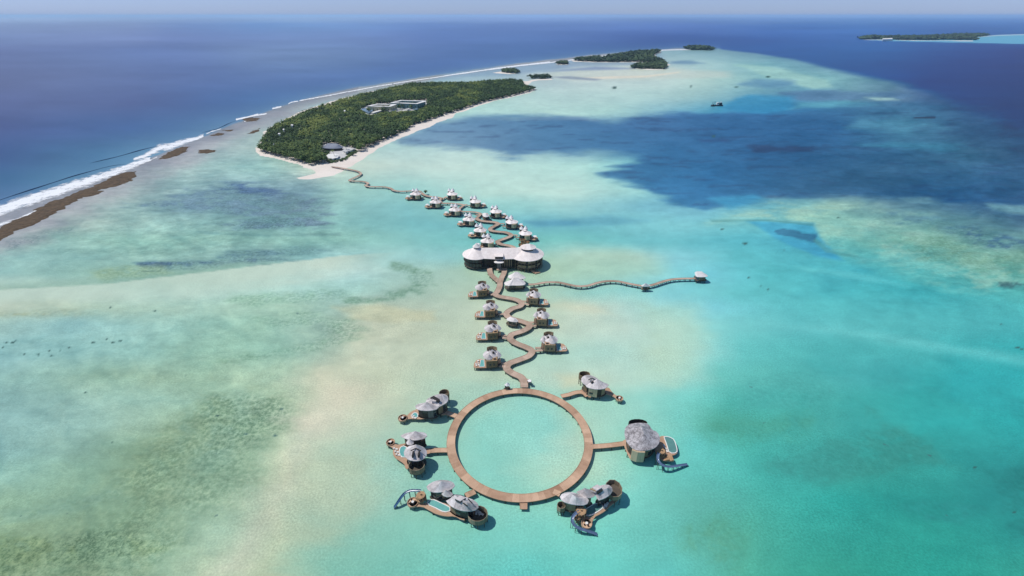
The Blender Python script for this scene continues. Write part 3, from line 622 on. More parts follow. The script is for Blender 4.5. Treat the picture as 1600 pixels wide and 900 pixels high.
# ---------------------------------------------------------------- surf, swell, coral rubble
def z8(*pts): return [(x/3.81, 180+y/3.81) for x, y in pts]
def z6(*pts): return [(390+x/3.404, 60+y/3.404) for x, y in pts]
def t2(*pts): return [(533+x/2.996, y/2.996) for x, y in pts]
def z7(*pts): return [(860+x/2.162, 50+y/2.162) for x, y in pts]
def W(pts, z=0.0): return [G(x, y, z) for x, y in pts]
m, n, l, p = newmat('broken_foam')
at = N(n, 'ShaderNodeAttribute', attribute_name='rim'); geo = N(n, 'ShaderNodeNewGeometry')
nz = N(n, 'ShaderNodeTexNoise', Scale=.11, Detail=6.0, Roughness=.72); l.new(geo.outputs['Position'], nz.inputs['Vector'])
ad = N(n, 'ShaderNodeMath', operation='MULTIPLY_ADD'); l.new(nz.outputs[0], ad.inputs[0]); ad.inputs[1].default_value = 2.4; l.new(at.outputs['Fac'], ad.inputs[2])
mr = N(n, 'ShaderNodeMapRange'); l.new(ad.outputs[0], mr.inputs[0]); mr.inputs[1].default_value = 1.42; mr.inputs[2].default_value = 1.95; mr.inputs[4].default_value = .97
l.new(mr.outputs[0], p.inputs['Alpha']); p.inputs['Base Color'].default_value = (.80, .82, .84, 1); p.inputs['Roughness'].default_value = .9
M['foam'] = m
_sz = [.2]
def surf_strip(cl, strength=1.0, z=None):
    """cl: survey points (x, y_sea_side, y_land_side) along the break"""
    _sz[0] += .021; z = _sz[0]; strength *= .80
    A = [G(x, y0, z) for x, y0, y1 in cl]; B = [G(x, y1, z) for x, y0, y1 in cl]
    L = math.dist(A[0], A[-1]); st = max(4, L/160)
    P = smooth_path([(*a, *b) for a, b in zip(A, B)], st)
    mb = MB(); rim = []; K = 9
    for q in P:
        for k in range(K):
            t = k/(K-1); mb.v.append((q[0]+(q[2]-q[0])*t, q[1]+(q[3]-q[1])*t, z)); rim.append(min(1, strength*(1-abs(2*t-1)**1.6)))
    for i in range(len(P)-1):
        for k in range(K-1): mb.face((i*K+k, (i+1)*K+k, (i+1)*K+k+1, i*K+k+1))
    for k in range(K): rim[k] = 0; rim[-1-k] = 0
    o = mb.build('surf', 'foam'); a = o.data.attributes.new('rim', 'FLOAT', 'POINT'); a.data.foreach_set('value', rim); o['kind'] = 'structure'
def strip8(pts, **k): surf_strip([(x/3.81, 180+a/3.81, 180+b/3.81) for x, a, b in pts], **k)
strip8([(-500,700,800),(-200,600,690),(0,524,612),(140,472,562),(300,424,510),(450,378,456),(600,335,400),(750,288,342),(830,256,308),(900,244,272)], strength=1.15)
strip8([(790,256,272),(870,218,256),(950,168,226),(1020,156,212),(1100,136,178),(1160,126,158),(1215,108,134)], strength=1.05)
strip8([(-400,800,826),(0,640,664),(100,612,632),(200,566,590),(350,508,528),(450,468,484)], strength=.95)
strip8([(600,350,372),(760,302,326),(900,258,272),(940,240,252)], strength=.9)
strip8([(1225,108,118),(1260,92,103),(1320,76,86)], strength=.9)
strip8([(1400,18,34),(1470,6,18),(1540,-14,0)], strength=1.25)
strip8([(1450,34,44),(1500,24,32),(1535,20,27)], strength=.9)
def s6(pts, w, **k): surf_strip([(390+x/3.404, 60+(y-w)/3.404, 60+(y+w)/3.404) for x, y in pts], **k)
s6([(-20,420),(30,410),(95,400)], 6, strength=1.0)
s6([(118,374),(145,368),(172,362)], 6, strength=1.2)
s6([(205,348),(230,338),(262,334)], 4, strength=1.1)
s6([(262,332),(340,318),(420,304),(500,288),(600,270),(680,255),(760,242)], 4.2, strength=1.0)
s6([(760,242),(860,226),(930,216),(1000,206),(1100,191),(1180,180),(1300,160),(1460,140),(1600,124)], 3.8, strength=1.05)
surf_strip([(533+x/2.996, (y-3.6)/2.996, (y+3.6)/2.996) for x, y in ((480,356),(600,338),(700,325),(850,306),(960,295),(1030,286),(1100,278))], strength=1.1)
surf_strip([(533+x/2.996, (y-2.6)/2.996, (y+2.6)/2.996) for x, y in ((1100,278),(1180,268),(1300,254),(1400,241),(1500,235),(1640,232))], strength=1.3)
M['swellm'] = surf('steep_swell_water', (.012,.035,.085), (.022,.055,.12), .05, .3, .3)  # darker than the sea around: shading of steep wave faces put into colour
def swell(pts, w=2.2, h=.9):
    P = smooth_path(W(z8(*pts)), 8); mb = MB(); K = 5
    for i, (x, y) in enumerate(P):
        a = P[max(0, i-1)]; b = P[min(len(P)-1, i+1)]; dx, dy = b[0]-a[0], b[1]-a[1]; L = math.hypot(dx, dy); nx, ny = -dy/L, dx/L
        e = max(0, math.sin(math.pi*i/(len(P)-1)))**.5*(.75+.25*math.sin(i*.9))
        for k in range(K): t = (k/(K-1)-.5)*2; mb.v.append((x+nx*t*w*e, y+ny*t*w*e, .01+h*e*math.cos(t*math.pi/2)))
    for i in range(len(P)-1):
        for k in range(K-1): mb.face((i*K+k, i*K+k+1, (i+1)*K+k+1, (i+1)*K+k))
    o = mb.build('swell_wave', 'swellm', smooth=True); o['kind'] = 'structure'
swell([(-200,580),(0,505),(200,440),(400,375),(520,340),(650,305),(750,290)], 1.3)
swell([(530,287),(700,247),(850,205),(955,180)], 1.9)
swell([(1200,105),(1290,82),(1370,46),(1410,32)], 1.4)
def mound(name, outline, h, mat, cell, kind='structure', rough=1.0, seed=0.0, org=(0, 0, 0)):
    """low land inside an outline: a grid that sinks below the water towards the rim"""
    xs = [q[0] for q in outline]; ys = [q[1] for q in outline]
    nx = int((max(xs)-min(xs))/cell)+3; ny = int((max(ys)-min(ys))/cell)+3
    X, Y = np.meshgrid(min(xs)-cell+np.arange(nx)*cell, min(ys)-cell+np.arange(ny)*cell)
    d = seg_dist(X, Y, outline)+fbm(X/(cell*7)+seed, Y/(cell*7), 4, .6)*cell*2.2*rough
    Z = h*sst(0, cell*5, -d)*(.75+.5*fbm(X/(cell*3)+3, Y/(cell*3), 3)) - .25*sst(-cell*.2, cell*.4, d)+.06
    keep = d < cell*1.2
    mb = MB(); id = -np.ones(X.shape, int); K = np.argwhere(keep)
    for c, (j, i) in enumerate(K): id[j, i] = c
    mb.v = [(float(X[j, i]), float(Y[j, i]), float(Z[j, i])) for j, i in K]
    for j in range(ny-1):
        for i in range(nx-1):
            q = (id[j, i], id[j, i+1], id[j+1, i+1], id[j+1, i])
            if min(q) >= 0: mb.face(q)
    o = mb.build(name, mat, smooth=True, org=org)
    if kind: o['kind'] = kind
    return o
rub = [z8((-400,850),(-150,745),(0,672),(60,635),(200,566),(290,520),(400,478),(500,440),(560,425),(700,350),(750,338),(808,334),(818,356),(790,392),(700,422),(600,440),(592,470),(500,490),(420,530),(320,590),(250,630),(200,652),(100,690),(20,732),(-150,820),(-400,930)),
       z8((942,262),(1000,225),(1050,200),(1090,184),(1126,190),(1118,212),(1060,240),(1000,258)),
       z8((1172,206),(1230,203),(1285,206),(1292,218),(1240,228),(1190,226)),
       z8((1248,120),(1300,106),(1335,112),(1300,126)), z8((1468,110),(1545,78),(1552,94),(1500,110)), z8((1318,88),(1390,86),(1372,96)),
       z6((-40,425),(20,420),(60,425),(40,440),(-30,445))]
for i, q in enumerate(rub): mound('coral_rubble', W(q), .7, 'rub', 1.15, rough=2.6, seed=i*3.3)
# ---------------------------------------------------------------- islands
ISLE = [(34,600),(28,582),(50,560),(66,530),(72,500),(100,480),(150,450),(260,392),(380,350),(480,322),(600,292),(760,258),(860,236),(980,233),(1160,233),(1400,216),(1470,228),(1500,220),(1540,217),(1610,214),(1610,220),(1540,222),(1500,232),(1478,250),(1500,262),(1535,272),(1480,292),(1400,313),(1300,333),(1220,358),(1140,390),(1100,398),(1078,424),(1000,448),(930,482),(890,496),(800,534),(740,562),(690,590),(620,628),(560,668),(500,708),(440,730),(330,748),(200,748),(300,732),(366,716),(340,700),(280,685),(200,655),(100,632),(50,618)]
mound('beach', W(z6(*ISLE)), 1.1, 'sand', 5.0, rough=.5)
FOR = W(z6((50,592),(75,612),(130,622),(190,642),(250,652),(300,676),(340,682),(362,668),(400,672),(440,668),(500,655),(560,622),(620,586),(720,541),(820,501),(880,461),(980,431),(1060,402),(1140,376),(1260,336),(1400,306),(1530,272)), 0) \
    + W(z6((1534,262),(1480,252),(1455,240),(1448,222),(1400,216),(1280,222),(1160,233),(980,233),(860,236),(760,258),(680,276),(600,293),(500,322),(400,353),(290,388),(170,440),(95,488),(62,548),(45,572)), 6)
def zb(*p): return [(540+x/10, 140+y/10) for x, y in p]
def zf(*p): return [(480+x/10, 200+y/10) for x, y in p]
CLEAR = [W(zb((225,310),(330,250),(480,215),(700,215),(860,160),(1260,165),(1280,235),(1150,300),(1050,330),(700,345),(560,345),(390,395),(330,385)), 2),
         W(zf((230,330),(260,250),(420,225),(560,280),(760,310),(760,340),(600,385),(620,440),(480,490),(310,485),(280,430),(380,400),(330,360)), 2)]
OPEN = [W(zb((215,330),(330,250),(480,215),(700,215),(860,160),(1260,165),(1320,240),(1200,330),(1080,385),(860,375),(700,390),(600,400),(470,440),(330,440)), 2),
        W(zf((220,340),(260,250),(420,225),(560,280),(770,310),(780,365),(690,420),(660,490),(500,545),(330,545),(250,450)), 2)]
mb = MB()
for i, q in enumerate(CLEAR): mb.prism(q, .9, 1.35, t=.4)
o = mb.build('paving', 'paving'); o['kind'] = 'structure'

def crown(mb, x, y, z, r, h, nleaf, size, hue, rnd):
    """one tree crown: an uneven core and ragged leaf clumps round it"""
    for _ in range(3):
        cx, cy = x+rnd.uniform(-.35, .35)*r, y+rnd.uniform(-.35, .35)*r; rr = r*rnd.uniform(.5, .75); cz = z+h*rnd.uniform(.3, .6)
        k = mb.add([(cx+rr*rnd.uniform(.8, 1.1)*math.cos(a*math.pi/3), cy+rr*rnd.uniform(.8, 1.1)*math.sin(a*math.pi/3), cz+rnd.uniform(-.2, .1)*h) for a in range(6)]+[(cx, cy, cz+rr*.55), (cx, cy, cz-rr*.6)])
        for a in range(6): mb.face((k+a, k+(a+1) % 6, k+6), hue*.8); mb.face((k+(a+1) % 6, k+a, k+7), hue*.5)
    for _ in range(nleaf):
        a = rnd.uniform(0, 6.283); u = rnd.uniform(-.15, 1); rr = r*math.sqrt(max(0, 1-u*u))*rnd.uniform(.75, 1.12)
        px_, py_, pz = x+rr*math.cos(a), y+rr*math.sin(a), z+h*.35+u*h*.62*rnd.uniform(.85, 1.1)
        s = size*rnd.uniform(.6, 1.3); b = rnd.uniform(0, 6.283); tx, ty = s*math.cos(b), s*math.sin(b); tz = rnd.uniform(-.5, .5)*s
        mb.quad((px_-tx, py_-ty, pz-tz), (px_+ty*.8, py_-tx*.8, pz+.1*s), (px_+tx, py_+ty, pz+tz), (px_-ty*.8, py_+tx*.8, pz-.25*s), min(1, max(0, hue+rnd.uniform(-.22, .25))))
def grove(name, outline, spacing, r, h, nleaf, size, mat, rnd, base=.8, clear=(), bright=0.0, only=None, nfront=0):
    xs = [q[0] for q in outline]; ys = [q[1] for q in outline]; mb = MB(); pts = []
    y = min(ys)
    while y < max(ys):
        x = min(xs)
        while x < max(xs):
            X, Y = x+rnd.uniform(-.5, .5)*spacing, y+rnd.uniform(-.5, .5)*spacing
            if (only is None or any(inside(X, Y, c) for c in only)) and inside(X, Y, outline) and not any(inside(X, Y, c) for c in clear): pts.append((X, Y))
            x += spacing
        y += spacing
    pts.sort(key=lambda q: math.hypot(*q))
    front = pts[:nfront]; pts = pts[nfront:]
    A = np.array(pts) if pts else np.zeros((0, 2))
    if len(A):
        nn = fbm(A[:, 0]/55+4, A[:, 1]/90, 3)*.85+fbm(A[:, 0]/16, A[:, 1]/22+5, 3)*1.0+.38+bright
        for (X, Y), hu in zip(pts, nn):
            k = rnd.uniform(.65, 1.35)
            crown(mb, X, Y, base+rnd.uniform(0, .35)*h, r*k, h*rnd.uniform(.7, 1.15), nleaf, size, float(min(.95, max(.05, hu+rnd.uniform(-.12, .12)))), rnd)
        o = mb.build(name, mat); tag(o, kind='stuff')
    return front
rt = random.Random(5)
front = grove('forest', FOR, 5.6, 4.2, 7.5, 15, 1.25, 'leaf', rt, clear=OPEN, nfront=260)
grove('undergrowth', FOR, 3.2, 2.2, 1.6, 8, .8, 'leaf', rt, clear=CLEAR, only=OPEN)
# the nearest trees one by one
protos = []
for hue in (.25, .4, .55, .7):
    t = thing('tree', '', 'tree', (0, 0, 0), 'trees along the near shore of the green island')
    mb = MB(); mb.cyl(0, 0, .32, 0, 4.6, 7, .2)
    for a in (0.4, 2.3, 4.5): mb.bar((0, 0, 3.4), (1.9*math.cos(a), 1.9*math.sin(a), 5.6), .12, 5)
    mb.build('trunk', 'bark', t)
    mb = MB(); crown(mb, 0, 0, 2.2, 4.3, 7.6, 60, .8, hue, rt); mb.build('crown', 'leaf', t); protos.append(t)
for i, (x, y) in enumerate(front):
    o = protos[i] if i < 4 else copy_tree(protos[rt.randrange(4)])
    o.location = (x, y, .6); o.rotation_euler = (0, 0, rt.uniform(0, 6.28)); k = rt.uniform(.75, 1.3); o.scale = (k, k, k*rt.uniform(.85, 1.15))
    o['label'] = 'broad green tree among the others on the near shore of the large green island'
# coconut palms rising over the near shore
def palm(x, y, lab, h=11):
    t = thing('palm_tree', lab, 'palm', (x, y, .7), 'palms rising over the near shore canopy')
    lean = rt.uniform(0, 6.28); mb = MB(); q = [(math.cos(lean)*s*s*1.6, math.sin(lean)*s*s*1.6, h*s) for s in (0, .25, .5, .75, 1)]
    for a, b in zip(q, q[1:]): mb.bar(a, b, .2, 6)
    mb.build('trunk', 'bark', t, (0, 0, 0)); mb = MB(); cx, cy, cz = q[-1]
    for k in range(13):
        a = k*2.4; e = rt.uniform(.1, .7); L = rt.uniform(3, 4); w = .5; pr = (cx, cy, cz); pw = .15
        for s in (.33, .66, 1):
            pz = cz+L*s*math.sin(e)-(s**2)*2.4; np_ = (cx+L*s*math.cos(a), cy+L*s*math.sin(a), pz); ww = w*(1-s*.7)
            sx_, sy_ = -math.sin(a), math.cos(a)
            mb.quad((pr[0]-sx_*pw, pr[1]-sy_*pw, pr[2]), (pr[0]+sx_*pw, pr[1]+sy_*pw, pr[2]), (np_[0]+sx_*ww, np_[1]+sy_*ww, np_[2]-.1), (np_[0]-sx_*ww, np_[1]-sy_*ww, np_[2]-.1), rt.uniform(.5, .85)); pr, pw = np_, ww
    mb.build('crown', 'leaf', t, (0, 0, 0))
for i, (a, b) in enumerate(((100,570),(160,600),(230,620),(310,655),(395,650),(455,640),(120,540),(90,600),(350,610),(200,560),(520,610),(480,560))):
    palm(*G(390+a/3.404, 60+b/3.404), 'slender coconut palm standing up among the trees of the near island shore')
# smaller wooded islets further out
def islet(pts, z6f, spacing, r, h, nleaf, size, name='islet_woods', bright=0, sand=None, mat='leaff'):
    q = W(z6f(*pts)); 
    if sand is not False: mound('beach', [(cx_+(x-cx_)*1.10, cy_+(y-cy_)*1.10) for cx_, cy_ in [cent(q)] for x, y in q] if sand is None else W(z6f(*sand)), .8, 'sand', max(3.0, math.dist(q[0], q[len(q)//2])/26), rough=.4)
    grove(name, q, spacing, r, h, nleaf, size, mat, rt, bright=bright)
islet([(1340,180),(1360,170),(1400,172),(1438,180),(1430,187),(1380,187)], z6, 8, 6, 8, 14, 2.2, sand=[(1290,183),(1335,176),(1400,184),(1436,187),(1380,190),(1320,186)])
islet([(1478,211),(1520,205),(1590,205),(1602,212),(1560,216),(1500,216)], z6, 8, 6, 8, 14, 2.2, sand=False)
islet([(18,108),(35,103),(55,104),(60,110),(30,111)], z7, 11, 8, 9, 12, 3)
islet([(84,96),(130,92),(180,90),(250,76),(280,71),(362,66),(368,70),(350,76),(345,88),(370,98),(390,108),(384,112),(340,106),(300,101),(220,102),(150,101),(95,99)], z7, 16, 13, 12, 12, 5, bright=-.1)
islet([(268,120),(300,113),(350,109),(388,111),(390,118),(384,126),(330,125),(275,124)], z7, 11, 9, 10, 12, 3.4, bright=.25, sand=[(268,122),(388,126),(398,114),(394,106),(380,104),(390,112),(384,128),(330,128)])
islet([(453,58),(475,54),(530,54),(551,58),(540,62),(470,62)], z7, 26, 20, 14, 12, 8, bright=-.1, sand=False)
def zr(*p): return [(1300+x/5.333, 30+y/5.333) for x, y in p]
islet([(238,160),(300,152),(400,153),(480,154),(560,153),(700,150),(900,146),(1000,138),(1100,136),(1260,133),(1290,137),(1200,148),(1160,160),(1190,175),(1080,173),(600,173),(430,168),(260,168)], zr, 42, 32, 16, 12, 12, bright=-.15, sand=[(150,172),(300,174),(500,176),(700,181),(1000,183),(1250,186),(1190,176),(1100,176),(800,176),(400,170)])
# ---------------------------------------------------------------- buildings on the island
def block(name, label, cat, outer, inner, zt, wall, roofm='white', z0=.9, org=None, group=None):
    """courtyard or plain block: pale flat roof, walls, window bands"""
    O = W(outer, zt); c = cent(O); t = thing(name, label, cat, (*c, z0), group); og = (*c, z0)
    if area(O) < 0: O = O[::-1]
    rb = MB(); wb = MB()
    if inner:
        I = inset(O, 8.5)
        rb.ring(O, I, zt-.5, zt); O2 = inset(O, .8); I2 = inset(I, -.8); wb.ring(O2, I2, z0-1.0, zt-.5)
    else: rb.prism(O, zt-.5, zt); wb.prism(inset(O, .8), z0-1.0, zt-.5, top=False)
    rb.build('roof', roofm, t, og); wb.build('wall', wall, t, og)
    P = inset(O, .8)
    for i in range(len(P)):
        a, b = P[i], P[(i+1) % len(P)]; L = math.dist(a, b)
        if L < 5: continue
        k = max(1, int(L/7)); ux, uy = (b[0]-a[0])/L, (b[1]-a[1])/L
        for s in range(k):
            for zz in ((z0+1.2, z0+3.2),)+(((z0+4.6, z0+6.4),) if zt > 7.5 else ()):
                d = (s+.5)*L/k; x0, y0 = a[0]+ux*(d-1.1), a[1]+uy*(d-1.1); x1, y1 = a[0]+ux*(d+1.1), a[1]+uy*(d+1.1); nx, ny = uy*.06, -ux*.06
                w_ = MB(); w_.prism([(x0-nx, y0-ny), (x1-nx, y1-ny), (x1+nx, y1+ny), (x0+nx, y0+ny)], *zz); w_.build('window', 'glass', t, og)
    return t
block('courtyard_building', 'cream block round an open courtyard, left of the two white roofed forest blocks', 'building', zb((330,255),(490,220),(800,228),(770,240),(700,265),(520,263)), zb((440,247),(520,233),(700,237),(650,250),(520,252)), 12, 'cream')
block('courtyard_building', 'white roofed courtyard block with teal end wall, right of the two forest blocks', 'building', zb((690,205),(860,163),(1250,174),(1252,186),(1120,222),(930,215)), zb((790,203),(900,178),(1150,183),(1080,207),(940,203)), 12, 'teal')
block('shed', 'low white roofed shed in front of the cream courtyard block', 'shed', zb((400,352),(540,318),(575,322),(440,362)), None, 5, 'white')
block('shed', 'low blue metal roofed shed at the left end of the cream courtyard block', 'shed', zb((225,300),(330,290),(440,312),(400,345),(360,362),(290,335)), None, 4.5, 'teal', 'steelb')
block('shed', 'small white shed between the two courtyard blocks', 'shed', zb((860,232),(960,226),(1010,238),(980,262),(880,258)), None, 6, 'white')
block('shed', 'long pale shed along the right foot of the teal block', 'shed', zb((1100,268),(1260,234),(1310,236),(1130,282)), None, 3.5, 'white', 'paving')
block('shed', 'small blue roofed shed below the teal end wall', 'shed', zb((1050,300),(1100,292),(1150,300),(1090,318)), None, 3.5, 'teal', 'steelb')
block('shed', 'pale low shed between dark trees in the middle of the clearing', 'shed', zb((650,325),(740,292),(820,300),(760,325),(690,340)), None, 4, 'white', 'paving')
block('shed', 'long pale roof joining the two courtyard blocks on their far side', 'shed', zb((700,205),(760,198),(800,204),(745,214)), None, 9, 'white')
block('shed', 'small pale roof just left of the blue roofed sheds in the clearing', 'shed', zb((940,300),(990,290),(1010,302),(960,314)), None, 4, 'white', 'paving')
for k, (a, b) in enumerate(((650,285),(690,300),(800,255),(830,265),(850,285),(880,190),(900,205),(1035,180),(1080,240),(1050,255),(1020,285),(910,275),(600,335),(760,280),(450,245),(360,345))):
    o = copy_tree(protos[k % 4]); x, y = G(540+a/10, 140+b/10, 4); o.location = (x, y, .9); s_ = rt.uniform(.8, 1.3); o.scale = (s_, s_, s_*1.1)
    o['label'] = 'dark tree growing in the clearing among the courtyard buildings'; o['group'] = 'trees among the courtyard buildings'
t = thing('hall', 'large slate blue hipped roof hall in the forest near the beach', 'hall', (*G(520, 230, .9), .9))
q = smooth_path(W(zf((245,308),(290,268),(420,262),(550,290),(540,312),(380,322)), 5), 4, True); mb = MB(); mb.roof(q, W(zf((320,238),(480,248)), 10), 5, 10); og = tuple(t.location)
mb.build('roof', 'bluer', t, og); mb = MB(); mb.prism(inset(q, 1.6), .9, 5, jit=.3); mb.build('wall', 'walld', t, og)
block('pool_house', 'white terrace house with dark openings in the clearing nearest the beach', 'house', zf((300,430),(330,405),(440,398),(500,420),(480,460),(400,478),(330,470)), None, 4, 'white')
block('pool_house', 'pale roofed house right of the slate blue hall', 'house', zf((550,345),(600,322),(690,320),(745,318),(700,342),(600,372)), None, 5, 'white', 'paving')
for i, (a, b, la) in enumerate(((225,460,'white hut half hidden in the trees, largest of the far left huts'),(180,483,'tiny white hut in the trees between two other huts'),(157,506,'white hut in the trees nearest the left end of the island'),(505,384,'lone white hut in the trees left of the courtyard blocks'),(760,500,'pale hut roof among trees near the right hand beach'),(126,560,'white hut by the western tip of the island'))):
    x, y = 390+a/3.404, 60+b/3.404; w = 2.3 if i in (0, 2) else 1.5
    block('hut', la, 'hut', [(x-w, y+.5), (x-w*.4, y-.9), (x+w, y-.6), (x+w*.6, y+.9)], None, 4.0 if i == 4 else 9.6, 'white')
block('hotel', 'long white building on the front shore of the far right island', 'building', zr((420,160),(500,156),(508,164),(425,167)), None, 14, 'white', 'white', z0=0)
# ---------------------------------------------------------------- moored work barge
bx, by = G(1120, 165.5); t = thing('work_barge', 'dark moored work barge with white cabin on the pale lagoon', 'barge', (bx, by, 0)); og = (bx, by, 0)
def P2(dx, dy): return (bx+dx, by+dy)
mb = MB(); mb.prism([P2(-13,0),P2(-11,-3.5),P2(11,-3.8),P2(13,-1),P2(12,3),P2(-10,3)], -.3, 2.4); mb.build('hull', 'hull', t, og)
mb = MB(); mb.box(bx-1, bx+3.5, by-2, by+2, 2.4, 7.2); o = mb.build('cabin', 'white', t, og)
w_ = MB(); w_.box(bx-.6, bx+3.1, by-2.08, by-2.0, 5, 6.3); w_.build('window', 'glass', o, (0, 0, 0)); o.children[0].location = (-bx, -by, 0)
mb = MB(); mb.box(bx+5, bx+10, by-2.4, by+2, 2.4, 6.5); mb.build('deckhouse', 'hull', t, og)
mb = MB(); mb.bar((bx-8, by, 2.4), (bx-4, by, 9.0), .3); mb.bar((bx-8, by, 2.4), (bx-11, by, 6.5), .3); mb.bar((bx-4, by, 9.0), (bx-11, by, 6.5), .15); mb.build('derrick', 'hull', t, og)
mb = MB(); mb.cyl(bx+8, by, 1.3, 6.5, 8.6, 10); mb.build('funnel', 'white', t, og)
t = thing('tender', 'small dark workboat moored against the left end of the barge', 'boat', (bx-12, by-6, 0)); og = (bx-12, by-6, 0)
mb = MB(); mb.prism([(bx-16,by-6),(bx-14,by-8),(bx-8,by-8),(bx-6.5,by-6),(bx-8,by-4),(bx-14,by-4)], -.2, 1.3); mb.build('hull', 'hull', t, og)
mb = MB(); mb.box(bx-12.5, bx-9.5, by-7.2, by-4.8, 1.3, 3.4); mb.build('cabin', 'walld', t, og)
# ---------------------------------------------------------------- walkways on piles
pile_cache = {}
def pile_at(parent, org, x, y, z1, r=.2):
    key = (round(z1, 1), r)
    if key not in pile_cache:
        mb = MB(); mb.cyl(0, 0, r, -1.2, z1, 6); o = mb.build('pile', 'pile', None); pile_cache[key] = o.data
        bpy.data.objects.remove(o)
    o = bpy.data.objects.new('pile', pile_cache[key]); scn.collection.objects.link(o); o.parent = parent; o.location = (x-org[0], y-org[1], -org[2])
def piles(parent, org, pts, z1, r=.2):
    pts = sorted(pts, key=lambda q: math.hypot(*q))
    for x, y in pts[:98]: pile_at(parent, org, x, y, z1, r)
    if len(pts) > 98:
        mb = MB()
        for x, y in pts[98:]: mb.cyl(x, y, r, -1.2, z1, 5)
        tag(mb.build('pile', 'pile', parent, org), kind='stuff')
def walkway(name, label, P, width, z=2.0, closed=False, mat='pier', group=None, step=1.6, every=4.2, kerb=True, cat='walkway', raw=False, zend=None):
    """P: positions along the middle; boards, edge boards, cross beams and piles"""
    pts = P if raw else smooth_path(P, step, closed)
    n = len(pts); L = []; Rr = []
    for i in range(n):
        a = pts[i-1] if (closed or i > 0) else pts[0]; b = pts[(i+1) % n] if (closed or i < n-1) else pts[-1]
        dx, dy = b[0]-a[0], b[1]-a[1]; d = math.hypot(dx, dy) or 1; w = width/2
        L.append((pts[i][0]-dy/d*w, pts[i][1]+dx/d*w)); Rr.append((pts[i][0]+dy/d*w, pts[i][1]-dx/d*w))
    org = (*pts[0], 0); t = thing(name, label, cat, org, group)
    d_ = MB(); e = MB(); bm = MB(); pl = []; acc = 0; seg = 0; tt = R.uniform(.2, .8); xx = .5
    zz = lambda i: z if zend is None else z+(zend-z)*i/(n-1)
    for i in range(n if closed else n-1):
        j = (i+1) % n; acc += math.dist(pts[i], pts[j])
        if i % 2 == 0: tt = R.uniform(.15, .85); xx = .5+.35*math.sin(i*.35)+R.uniform(-.25, .25)
        a, b, c, q = L[i], L[j], Rr[j], Rr[i]; z0, z1 = zz(i), zz(j)
        d_.quad((*q, z0), (*c, z1), (*b, z1), (*a, z0), .5*tt+.5*xx)
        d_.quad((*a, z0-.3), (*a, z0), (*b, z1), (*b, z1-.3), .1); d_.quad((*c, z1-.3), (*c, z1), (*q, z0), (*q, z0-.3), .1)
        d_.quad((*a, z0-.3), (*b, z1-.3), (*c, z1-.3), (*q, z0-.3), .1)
        if kerb:
            for A, B, s in ((a, b, 1), (q, c, -1)):
                k1 = (A[0]+(pts[i][0]-A[0])*.07, A[1]+(pts[i][1]-A[1])*.07); k2 = (B[0]+(pts[j][0]-B[0])*.07, B[1]+(pts[j][1]-B[1])*.07)
                e.prism([A, B, k2, k1], min(z0, z1)+.003, max(z0, z1)+.13, bot=False)
        if acc >= every:
            acc = 0; m_ = .86
            u = (pts[j][0]+(b[0]-pts[j][0])*m_, pts[j][1]+(b[1]-pts[j][1])*m_); v = (pts[j][0]+(c[0]-pts[j][0])*m_, pts[j][1]+(c[1]-pts[j][1])*m_)
            pl += [u, v]; bm.bar((*u, z1-.5), (*v, z1-.5), .17, 4)
    if not closed:
        for i in (0, n-1): d_.quad((*L[i], zz(i)-.3), (*Rr[i], zz(i)-.3), (*Rr[i], zz(i)), (*L[i], zz(i)), .1)
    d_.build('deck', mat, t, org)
    if kerb: e.build('edge_board', mat, t, org)
    bm.build('cross_beam', 'beam', t, org); piles(t, org, pl, z-.3)
    return t
ZD = 2.0; RC = (3.5, 155.0); RO, RI = 33.5, 29.6
def z4(*p): return [(720+x/5, 430+y/5) for x, y in p]
def z3(*p): return [(700+x/7.5, 360+y/7.5) for x, y in p]
def z5(*p): return [(520+x/4.706, 250+y/4.706) for x, y in p]
def z71(*p): return [(740+x/10, 310+y/10) for x, y in p]
n_ = 150; rm = (RO+RI)/2
walkway('ring_walkway', 'large round timber walkway enclosing a circle of turquoise water', [(RC[0]+rm*math.cos(2*math.pi*i/n_), RC[1]+rm*math.sin(2*math.pi*i/n_)) for i in range(n_)], RO-RI, ZD, True, 'deck', raw=True, every=4.2)
south = z3((605,590),(606,650),(575,720))+z4((268,150),(300,165),(360,176),(430,190),(474,215),(462,242),(400,262),(355,300),(388,335),(470,358),(535,385),(525,412),(470,440),(400,462),(384,495),(430,530),(510,562),(556,590),(530,630),(450,662),(378,690),(358,728),(405,765),(470,795),(492,830),(495,876))
walkway('winding_walkway', 'winding timber walkway running from the fork by the big restaurant down to the ring', W(south, ZD), 4.1, ZD)
walkway('fork_walkway', 'left arm of the forked walkway meeting the big restaurant', W(z3((498,395),(487,450),(500,510),(550,560),(596,600)), ZD), 4.0, ZD+.006)
walkway('fork_walkway', 'right arm of the forked walkway meeting the big restaurant', W(z3((665,440),(655,500),(630,550),(610,606)), ZD), 4.0, ZD+.012)
north = z71((660,815),(630,770),(590,748),(520,732),(440,718),(385,695),(372,672),(420,650),(500,622),(572,592),(578,560),(500,530),(400,520),(300,508),(255,484),(290,450),(360,415),(382,392),(340,374),(260,365),(160,355),(80,335),(30,305))
walkway('winding_walkway', 'winding timber walkway north of the big restaurant between two rows of villas', W(north, ZD), 4.0, ZD)
far = z5((1060,424),(1078,408),(1086,394),(1050,384),(1000,380),(950,379),(925,368),(945,345),(962,330),(910,322),(860,318),(800,318))
walkway('winding_walkway', 'thin walkway looping between the middle villas of the northern cluster', W(far, ZD), 3.0, ZD+.006, step=3, every=7)
walkway('winding_walkway', 'short walkway between the topmost northern villas', W(z5((800,312),(782,300),(800,282),(760,273),(700,266),(665,252),(650,238)), ZD), 3.4, ZD+.01, step=3, every=7)
